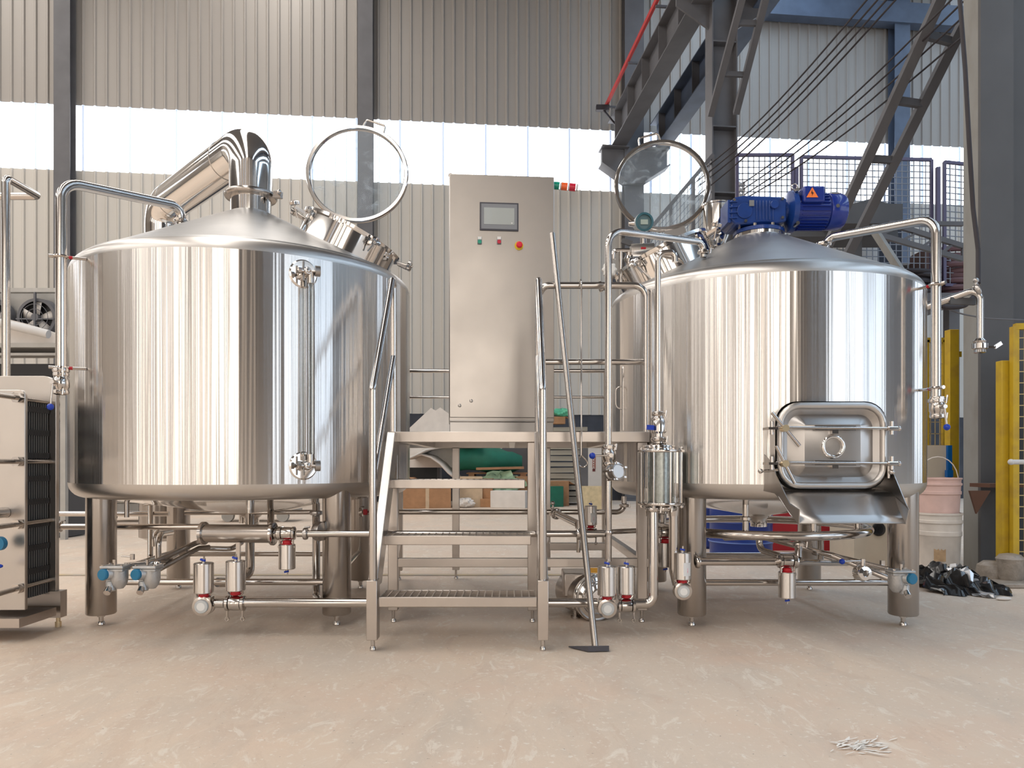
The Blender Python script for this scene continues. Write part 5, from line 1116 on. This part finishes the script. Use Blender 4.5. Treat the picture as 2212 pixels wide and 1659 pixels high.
# ---- storage pile behind the stair
zj = 15.6
def cardbox(lab, px, py, z, w_, d_, h_, rot, m='card', flaps=True, open_=False, tape=False):
    p = atf(px, z, 0); Rz = Matrix.Rotation(rot, 3, 'Z'); r = thing('cardboard_box', lab, 'box', p, 'boxes scattered along the back wall')
    b = MB(); b.box(p+Vector((0, 0, h_/2)), (w_, d_, h_), Rz); b.build('box_body', M[m], r, bevel=.006)
    if flaps:
        for sx in (-1, 1):
            b = MB(); e = Rz @ Vector((sx*w_/2, 0, 0)); o = Rz @ Vector((sx*.55*w_/1, 0, 0)); q = p+e+Vector((0, 0, h_)); t = Rz @ Vector((0, d_/2, 0)); q2 = q+o*.55+Vector((0, 0, -.05+.12*(random.random()-.3)))
            b.add([q-t, q+t, q2+t*.95, q2-t*.95], [(0, 1, 2, 3)]); b.build('flap', M[m], r, solid=.008)
    if tape:
        b = MB(); b.box(p+Rz @ Vector((0, -d_/2-.002, 0))+Vector((0, 0, h_/2)), (.07, .004, h_), Rz); b.build('tape', M['cardl'], r)
    return r
cardbox('brown cardboard box with open flaps behind the left side of the stair', 918, 1100, 15.0, .95, .7, .55, .25, tape=True)
cardbox('small brown box left of the flapped box behind the stair', 870, 1080, 15.35, .40, .5, .6, -.1)
cardbox('tall pale box behind the middle platform leg', 1015, 1085, 15.3, .50, .4, .62, .1, 'cardl', False)
cardbox('brown box right of the pale box behind the stair', 1043, 1085, 15.38, .42, .4, .58, 0, flaps=True)
cardbox('tiny brown carton on the floor in front of the pile', 1029, 1083, 15.4, .24, .24, .20, .1, flaps=False)
cardbox('small brown carton next to the white box on the floor', 1057, 1083, 15.2, .36, .25, .17, 0, flaps=False)
cardbox('white carton on the floor behind the right side of the stair', 1102, 1092, 15.0, .72, .4, .34, -.25, 'board', False)
cardbox('brown box partly hidden by green cloth', 1128, 1078, 15.7, .35, .4, .62, .2)
cardbox('open cardboard box with spread flaps right of the stair rail', 1200, 1085, 15.6, .42, .45, .52, .35)
cardbox('low green box beneath the open flapped box right of the stair', 1196, 1090, 15.3, .36, .3, .42, .1, 'green', False)
def lump(name, lab, cat, c, size, m, seed=0, amp=.25, nseg=24):
    random.seed(seed); b = MB(); c = Vector(c); ph = [random.uniform(0, 6.28) for _ in range(12)]; rr = []
    for i in range(nseg//2+1):
        t = -math.pi/2+math.pi*i/(nseg//2); row = []
        for j in range(nseg):
            q = 2*math.pi*j/nseg; k = 1+amp*(math.sin(3*q+ph[0]+t*2)*.4+math.sin(5*q+ph[1]-t*4)*.35+math.sin(8*q+5*t+ph[2])*.25+math.sin(11*q-7*t+ph[3])*.2)
            row.append(c+Vector((size[0]/2*max(math.cos(t), .001)*math.cos(q)*k, size[1]/2*max(math.cos(t), .001)*math.sin(q)*k, max(-size[2]*.499, size[2]/2*math.sin(t)*(1 if t < 0 else k)))))
        rr.append(row)
    b.rings(rr); return tag(b.build(name, m, sharp=35), lab, cat)
lump('green_cloth', 'crumpled pale green cloth lying over boxes behind the stair', 'cloth', atf(1080, 15.5, .42), (.85, .4, .5), M['lgreen'], 3, .5)
lump('plastic_bag', 'small crumpled clear plastic bag on the floor behind the stair', 'bag', atf(1006, 14.9, .09), (.36, .25, .18), M['board'], 5, .4)
# dark green tarp roll
b = MB(); rr = []; p0, p1 = atf(985, 15.6, 1.0), atf(1128, 15.9, .92); N_ = 26
for i in range(N_+1):
    k = i/N_; c_ = p0.lerp(p1, k); s_ = .26*(1-.15*math.sin(k*9))*(1-.5*max(0, k-.85)/.15); rr.append([c_+Vector((0, math.cos(q)*s_*1.2, math.sin(q)*s_*(1+.12*math.sin(3*q+k*8)))) for q in [2*math.pi*j/20 for j in range(20)]])
b.rings(rr); tag(b.build('green_tarp', M['green']), 'rolled dark green tarp lying on the pallets behind the stair', 'tarp')
# pallets
for i, (px, Z, w_) in enumerate(((1065, .38, 1.45), (1075, .62, 1.3))):
    r = thing('wooden_pallet', ('lower' if i == 0 else 'upper')+' reddish wooden pallet behind the stair under the green tarp', 'pallet', atf(px, 16.0, Z-.08 if i else 0), 'pallets behind the stair'); p = atf(px, 16.0, Z)
    b = MB()
    for k in range(6): b.box(p+Vector((0, -.35+k*.14, .06)), (w_, .10, .025))
    b.build('deck_board', M['wood'], r)
    b = MB()
    for k in (-1, 0, 1): b.box(p+Vector((k*w_*.42, 0, -.01)), (.12, .8, .11))
    if i == 0:
        for k in (-1, 1): b.box(p+Vector((k*w_*.42, 0, -.22)), (.10, .7, .34))
    b.build('bearer_block', M['wood'], r)
b = MB(); b.bar(atf(1030, 15.2, .78), atf(1130, 15.5, .80), .12, .05); tag(b.build('wood_plank', M['wood']), 'single plank lying across the pallets', 'plank')
# white boards left
def slab(name, lab, pts, th, m, cat='board', grp=None):
    b = MB(); b.poly(pts, (0, th, 0)); return tag(b.build(name, m), lab, cat, grp)
slab('white_board', 'white board with two pointed tops behind the platform left of the cabinet', [at(884, 925, 15.8), at(931, 881, 15.8), at(941, 887, 15.8), at(951, 880, 15.8), at(978, 900, 15.8), at(978, 1010, 15.8), at(884, 1010, 15.8)], .05, M['board'])
def bent_sheet(name, lab, path, z, dep, m, th=.03):
    b = MB(); g = [[at(px, py, z), at(px, py, z)+Vector((.1, dep*.65, .02))] for px, py in path]; b.sheet(g); return tag(b.build(name, m, solid=th, sharp=60), lab, 'board')
bent_sheet('curved_panel', 'curved pale panel bending down over the dark crate behind the stair', [(880, 988), (910, 982), (930, 988), (950, 1002), (968, 1022), (990, 1040)], 15.3, .9, M['board'])
bent_sheet('curved_panel', 'long pale panel sloping over the pile behind the stair', [(880, 992), (920, 972), (970, 962), (1010, 955), (1035, 958)], 15.2, 1.1, M['boardw'])
slab('white_board', 'tilted narrow white board sticking up behind the green tarp', [at(1048, 978, 15.9), at(1085, 962, 15.9), at(1090, 965, 15.9), at(1060, 985, 15.9)], .04, M['board'])
slab('metal_sheet', 'dark grey panel behind the green tarp under the platform', [at(1035, 960, 16.6), at(1140, 960, 16.6), at(1140, 1080, 16.6), at(1035, 1080, 16.6)], .05, M['girder'])
r = thing('steel_crate', 'dark open steel crate behind the left side of the stair', 'crate', atf(905, 15.6, 0)); b = MB()
p = atf(905, 16.1, 0); 
for x in (-.42, .42):
    for y in (0, .6): b.bar((p.x+x, p.y+y, 0), (p.x+x, p.y+y, .98), .05, .05, (0, 1, 0))
for Z in (.05, .98):
    for y in (0, .6): b.bar((p.x-.42, p.y+y, Z), (p.x+.42, p.y+y, Z), .05, .05)
    for x in (-.42, .42): b.bar((p.x+x, p.y, Z), (p.x+x, p.y+.6, Z), .05, .05)
b.build('crate_frame', M['girder'], r); b = MB(); b.box((p.x, p.y+.62, .5), (.84, .02, .95)); b.build('crate_back', M['black'], r)
# timber stack right of stair
random.seed(11)
for i in range(13):
    Z = .12+i*.125; b = MB(); x0 = atf(1172, 16.0, 0).x; x1 = atf(1258, 16.0, 0).x
    b.box(((x0+x1)/2+random.uniform(-.05, .05), 16.2, Z), (x1-x0+random.uniform(-.08, .12), .8, random.uniform(.085, .118)), Matrix.Rotation(random.uniform(-.02, .02), 3, 'Y'))
    tag(b.build('timber_board', M['timber']), ['lowest', 'second', 'third', 'fourth', 'fifth', 'sixth', 'seventh', 'eighth', 'ninth', 'tenth', 'eleventh', 'twelfth', 'topmost'][i]+' weathered board of the stack against the back wall right of the stair', 'board', 'stack of weathered boards')
cardbox('small carton with green wrapping on top of the board stack', 1205, 920, 16.1, .28, .3, .16, .1)
bpy.data.objects['cardboard_box.010'].location.z = 1.74 if 'cardboard_box.010' in bpy.data.objects else 0
lump('green_wrap', 'green plastic wrap on top of the board stack', 'wrap', atf(1215, 16.0, 1.98), (.42, .2, .16), mat('bright_green_wrap', (.10, .45, .28), .5), 9, .5)
r = thing('grey_post', 'short grey square post in front of the board stack', 'post', atf(1262, 15.0, 0)); b = MB(); p = atf(1262, 15.0, 0); b.box(p+Vector((0, 0, .75)), (.17, .17, 1.5)); b.build('post', M['girder'], r)
r = thing('leaning_board', 'dusty grey-white panel with faded red vertical marks beside the hanging hook', 'panel', atf(1292, 13.5, 0)); b = MB(); p = atf(1292, 13.5, 0)
b.box(p+Vector((0, 0, .65)), (.36, .05, 1.3)); b.build('panel', M['boardw'], r)
drp = mat('dark_red_print', (.28, .09, .07), .7); q0_ = p+Vector((-.085, -.0275, 0))
for k_, zz_ in enumerate((1.005, .955, .91, .865, .83)):
    b = MB(); b.torus(q0_+Vector((0, 0, zz_)), (0, 1, 0), .021, .005, 16, 5); b.build('faded_mark', drp, r)
b = MB(); b.box(q0_+Vector((.03, 0, .92)), (.012, .004, .26)); b.build('faded_line', drp, r)
b = MB(); b.box(q0_+Vector((.005, 0, .77)), (.05, .004, .05)); b.build('dark_mark', mat('dark_maroon_print', (.10, .02, .02), .7), r)
slab('plywood_sheet', 'pale plywood sheet standing low behind the rear pneumatic valve', [at(1256, 1050, 13.0), at(1322, 1050, 13.0), at(1322, 1110, 13.0), at(1256, 1110, 13.0)], .04, M['osb'])

# ---- right background
zq = 6.5
b = MB(); b.poly([at(1985, 962, zq), at(2048, 962, zq), atf(2048, zq, 0), atf(1985, zq, 0)], (0, .05, 0)); tag(b.build('beige_board', M['beige']), 'beige board with blue edge standing behind the buckets', 'board')
b = MB(); b.poly([at(2048, 962, zq-.03), at(2057, 962, zq-.03), at(2057, 1110, zq-.03), at(2048, 1110, zq-.03)], (0, .03, 0)); b.box(at(2050, 1023, zq-.06), (.05, .04, .06)); tag(b.build('blue_strip', mat('blue_strip', (.0, .10, .35), .4)), 'narrow blue strip on the edge of the beige board', 'strip')
b = MB(); b.poly([at(1845, 1050, zq), at(1955, 1050, zq), atf(1955, zq, 0), atf(1845, zq, 0)], (0, .5, 0)); r_ = b.build('beige_cabinet', M['beige']); tag(r_, 'beige metal cabinet behind the chute of the right vessel', 'cabinet')
r = thing('round_vent', 'small black round vent fan on the beige cabinet below the chute', 'vent', at(1896, 1143, zq-.03))
b = MB(); b.lathe([(.055, 0), (.06, .02), (.048, .03), (.002, .02)], at(1896, 1143, zq), (0, -1, 0), 24)
for i in range(4): b.torus(at(1896, 1143, zq-.03), (0, 1, 0), .012+.011*i, .003, 22, 6)
b.build('vent_body', M['black'], r)
b = MB(); b.poly([at(1660, 1085, 7.6), at(1812, 1085, 7.6), atf(1812, 7.6, 0), atf(1660, 7.6, 0)], (0, .6, 0)); tag(b.build('red_box', M['redbox']), 'red painted metal box behind the right vessel legs', 'box')
b = MB(); b.poly([at(1812, 1075, 7.5), at(1850, 1075, 7.5), atf(1850, 7.5, 0), atf(1812, 7.5, 0)], (0, .5, 0)); tag(b.build('black_box', M['darkpanel']), 'dark box between the red box and beige cabinet', 'box')
def drum(lab, px, z, Z=0, h_=.92, R_=.29, rot=None):
    r = thing('plastic_drum', lab, 'drum', atf(px, z, Z), 'blue plastic drums'); p = atf(px, z, Z)
    b = MB(); b.lathe([(R_*.9, 0), (R_, .03), (R_, .26*h_), (R_*1.04, .30*h_), (R_, .34*h_), (R_, .64*h_), (R_*1.04, .68*h_), (R_, .72*h_), (R_, .92*h_), (R_*.85, .97*h_), (R_*.8, h_)], p, n=36); b.build('drum_body', M['drum'], r)
    b = MB(); b.torus(p+Vector((0, 0, .31*h_)), (0, 0, 1), R_*1.03, .006, 36, 6); b.build('drum_band', mat('light_blue_band', (.12, .2, .5), .4), r)
    return r
drum('blue plastic drum behind the ring pipe under the right vessel', 1600, 7.1, h_=.5); drum('blue plastic drum at left behind the right vessel inner leg', 1535, 8.0, h_=.62)
drum('blue plastic drum farther back beside the red box', 1640, 8.6, h_=.7)
b = MB(); b.box(atf(1650, 8.0, .82), (.25, .15, .05)); tag(b.build('teal_tool', mat('teal_tool', (0, .3, .28), .5)), 'small teal tool above the blue drums', 'tool')
b = MB(); b.box(atf(1620, 8.2, .76), (1.3, .5, .06)); 
for x in (-.6, .6): b.bar(atf(1620, 8.2, 0)+Vector((x, 0.1, 0)), atf(1620, 8.2, .76)+Vector((x, .1, 0)), .04, .04, (0, 1, 0))
tag(b.build('steel_bench', M['darkpanel']), 'low dark bench over the blue drums behind the right vessel', 'bench')
# buckets
def bucket(lab, px, z, Z, h_, R_, m, rim=True):
    r = thing('bucket', lab, 'bucket', atf(px, z, Z), 'stacked plastic buckets'); p = atf(px, z, Z)
    b = MB(); b.lathe([(R_*.88, 0), (R_*.95, h_*.62), (R_*1.0, h_*.64), (R_*1.0, h_*.70), (R_*.96, h_*.71), (R_*.97, h_*.82), (R_*1.03, h_*.84), (R_*1.03, h_*.88), (R_*.98, h_*.89), (R_*.99, h_*.96), (R_*1.04, h_*.97), (R_*1.04, h_), (R_*.95, h_), (R_*.9, h_*.6), (.01, h_*.55)], p, n=40); b.build('bucket_body', m, r); return r, p
r, p = bucket('dirty white plastic bucket at the bottom of the stack right of the right vessel', 2028, 6.0, 0, .50, .165, M['bucket'])
b = MB(); b.sheet([[p+Vector((math.sin(a)*.153, -math.cos(a)*.153, z)) for a in [-.75+.55*i/5 for i in range(6)]] for z in (.12, .24)]); b.build('torn_label', mat('torn_paper_label', (.50, .34, .20), .8, var=.2, vs=20), r)
r, p = bucket('pink plastic bucket stacked on the white bucket', 2028, 6.0, .42, .36, .160, M['pink'])
b = MB(); b.tube([p+Vector((-.16, 0, .33))]+[p+Vector((.165*math.cos(t)-.02, -.02, .34+.19*math.sin(t))) for t in [math.pi-.15-(math.pi-.3)*i/10 for i in range(11)]]+[p+Vector((.16, 0, .33))], .004, n=6); b.build('wire_handle', M['bucket'], r)
# yellow fence bits
def post(lab, px, z, ptop, w_=.07, h2=None):
    r = thing('yellow_post', lab, 'post', atf(px, z, 0), 'yellow guard posts'); p = atf(px, z, 0); T_ = H-(ptop-CY)/F*z
    b = MB(); b.box(p+Vector((0, 0, T_/2)), (w_, w_, T_)); b.build('post_tube', M['yel'], r, bevel=.004)
    b = MB(); b.box(p+Vector((w_/2+.02, -.0, T_-.22)), (.05, .012, .05)); b.box(p+Vector((w_/2+.02, 0, .35)), (.05, .012, .05)); b.build('lug', M['yel'], r); return r
post('yellow square post left of the near column', 2056, 6.75, 713, .085); post('yellow square post at far right next to the yellow mesh guard', 2168, 5.62, 780, .075)
def yfence(lab, x0, x1, z0, z1, yt, yb, nx, ny, grp='yellow mesh guard panels'):
    return mesh_panel('mesh_guard', lab, x0, x1, z0, z1, yt, yb, M['yel'], mat('pale_yellow_wire', (.55, .42, .20), .5), nx, ny, .045, .006, grp)
yfence('yellow mesh guard panel behind the right riser pipe', 2000, 2040, 7.2, 7.2, 735, 1240, 4, 20)
yfence('yellow mesh guard panel at the right edge of the frame', 2191, 2300, 5.55, 5.5, 706, 1240, 5, 22)
b = MB(); p = atf(2212, 5.9, 0); b.box(p+Vector((.45, -.15, .9)), (.65, .1, 1.8)); tag(b.build('dark_machine', M['black']), 'black machine side behind the yellow mesh guard at the right edge', 'machine')
b = MB(); b.cyl(at(2184, 998, 5.4), at(2225, 998, 5.4), .018); b.ball(at(2184, 998, 5.4), .022); tag(b.build('grab_handle', M['boardw']), 'pale pipe handle on the yellow mesh guard at right edge', 'handle')
# black plastic heap: crumpled sheet
random.seed(5)
def crumple(name, lab, x0, x1, y0, y1, hmax, m, seed, nx=60, ny=22, cat='plastic sheet'):
    random.seed(seed); W_ = [(random.uniform(4, 26), random.uniform(4, 30), random.uniform(0, 6.28), random.uniform(.3, 1)) for _ in range(10)]; g = []
    for j in range(ny+1):
        row = []
        for i in range(nx+1):
            u, v = i/nx, j/ny; x = x0+(x1-x0)*u; y = y0+(y1-y0)*v; env = (math.sin(math.pi*min(1, max(0, v)))**.5)*(.25+.75*math.sin(math.pi*u)**.4)
            k = sum(a*abs(math.sin(p*x*1.3+q*y*1.2+f)) for p, q, f, a in W_)/sum(a for *_, a in W_)
            h_ = .004+hmax*env*(.25+1.0*(1-k)*1.6)*(.55+.45*abs(math.sin(3.2*u*math.pi+.6)))
            row.append(Vector((x+.03*math.sin(19*v+5*u), y+.03*math.sin(23*u), h_)))
        g.append(row)
    b = MB(); b.sheet(g); return tag(b.build(name, m, sharp=22), lab, cat)
cx0, cx1 = atf(1985, 5.3, 0).x, atf(2130, 5.3, 0).x
crumple('plastic_sheet', 'crumpled shiny black plastic sheet on the floor at right', cx0, cx1, 5.0, 5.75, .17, M['bag'], 5)
crumple('silver_film', 'small silver film scrap at the end of the black plastic sheet', atf(2098, 5.05, 0).x, atf(2130, 5.05, 0).x, 4.93, 5.15, .03, M['silver'], 8, 16, 8)
crumple('silver_film', 'silver film scrap folded over the middle of the black plastic sheet', atf(2080, 5.1, 0).x, atf(2108, 5.3, 0).x, 5.1, 5.5, .19, M['silver'], 4, 16, 10)
b = MB(); b.lathe([(.075, 0), (.09, .03), (.085, .13), (.095, .16), (.07, .19), (.02, .20)], atf(2182, 5.5, .03), n=20); tag(b.build('wrapped_base', M['wrap']), 'plastic-wrapped round object at the foot of the yellow post', 'wrapped object')
b = MB(); b.lathe([(.09, 0), (.10, .05), (.09, .10), (.05, .13), (.01, .13)], atf(2140, 5.6, .03), n=20); tag(b.build('wrapped_base', M['wrap']), 'squat plastic-wrapped lump beside the near column foot', 'wrapped object')
b = MB(); p = atf(2190, 5.4, 0); b.box(p+Vector((0, .25, .018)), (.75, .7, .036)); tag(b.build('base_slab', M['wrap'], bevel=.01), 'dusty flat slab on the floor at the right edge', 'slab')
b = MB(); p = at(2168, 1296, 4.85); p.z = .012; b.ball(p, .05, (1, .45, .24)); tag(b.build('white_scrap', M['board']), 'small white oval scrap lying on the floor at right', 'scrap')
# paint marks on the floor lower right
random.seed(21); b = MB()
for i in range(60):
    px = random.gauss(1860, 30); py = random.gauss(1613, 8); z = 1440/(py-1000); p = atf(px, z, .002+i*.0001); a = random.uniform(-.6, .9); L2 = random.uniform(.01, .05); w_ = random.uniform(.001, .003)
    d = Vector((math.cos(a), math.sin(a), 0)); n2 = Vector((-d.y, d.x, 0)); b.add([p-d*L2-n2*w_, p+d*L2*.3-n2*w_*1.6, p+d*L2+n2*w_, p-d*L2*.4+n2*w_*1.5], [(0, 1, 2, 3)])
tag(b.build('paint_marks', mat('white_chalk', (.8, .78, .74), .8)), 'scratchy white paint marks on the floor at lower right', 'floor marks', kind='stuff')
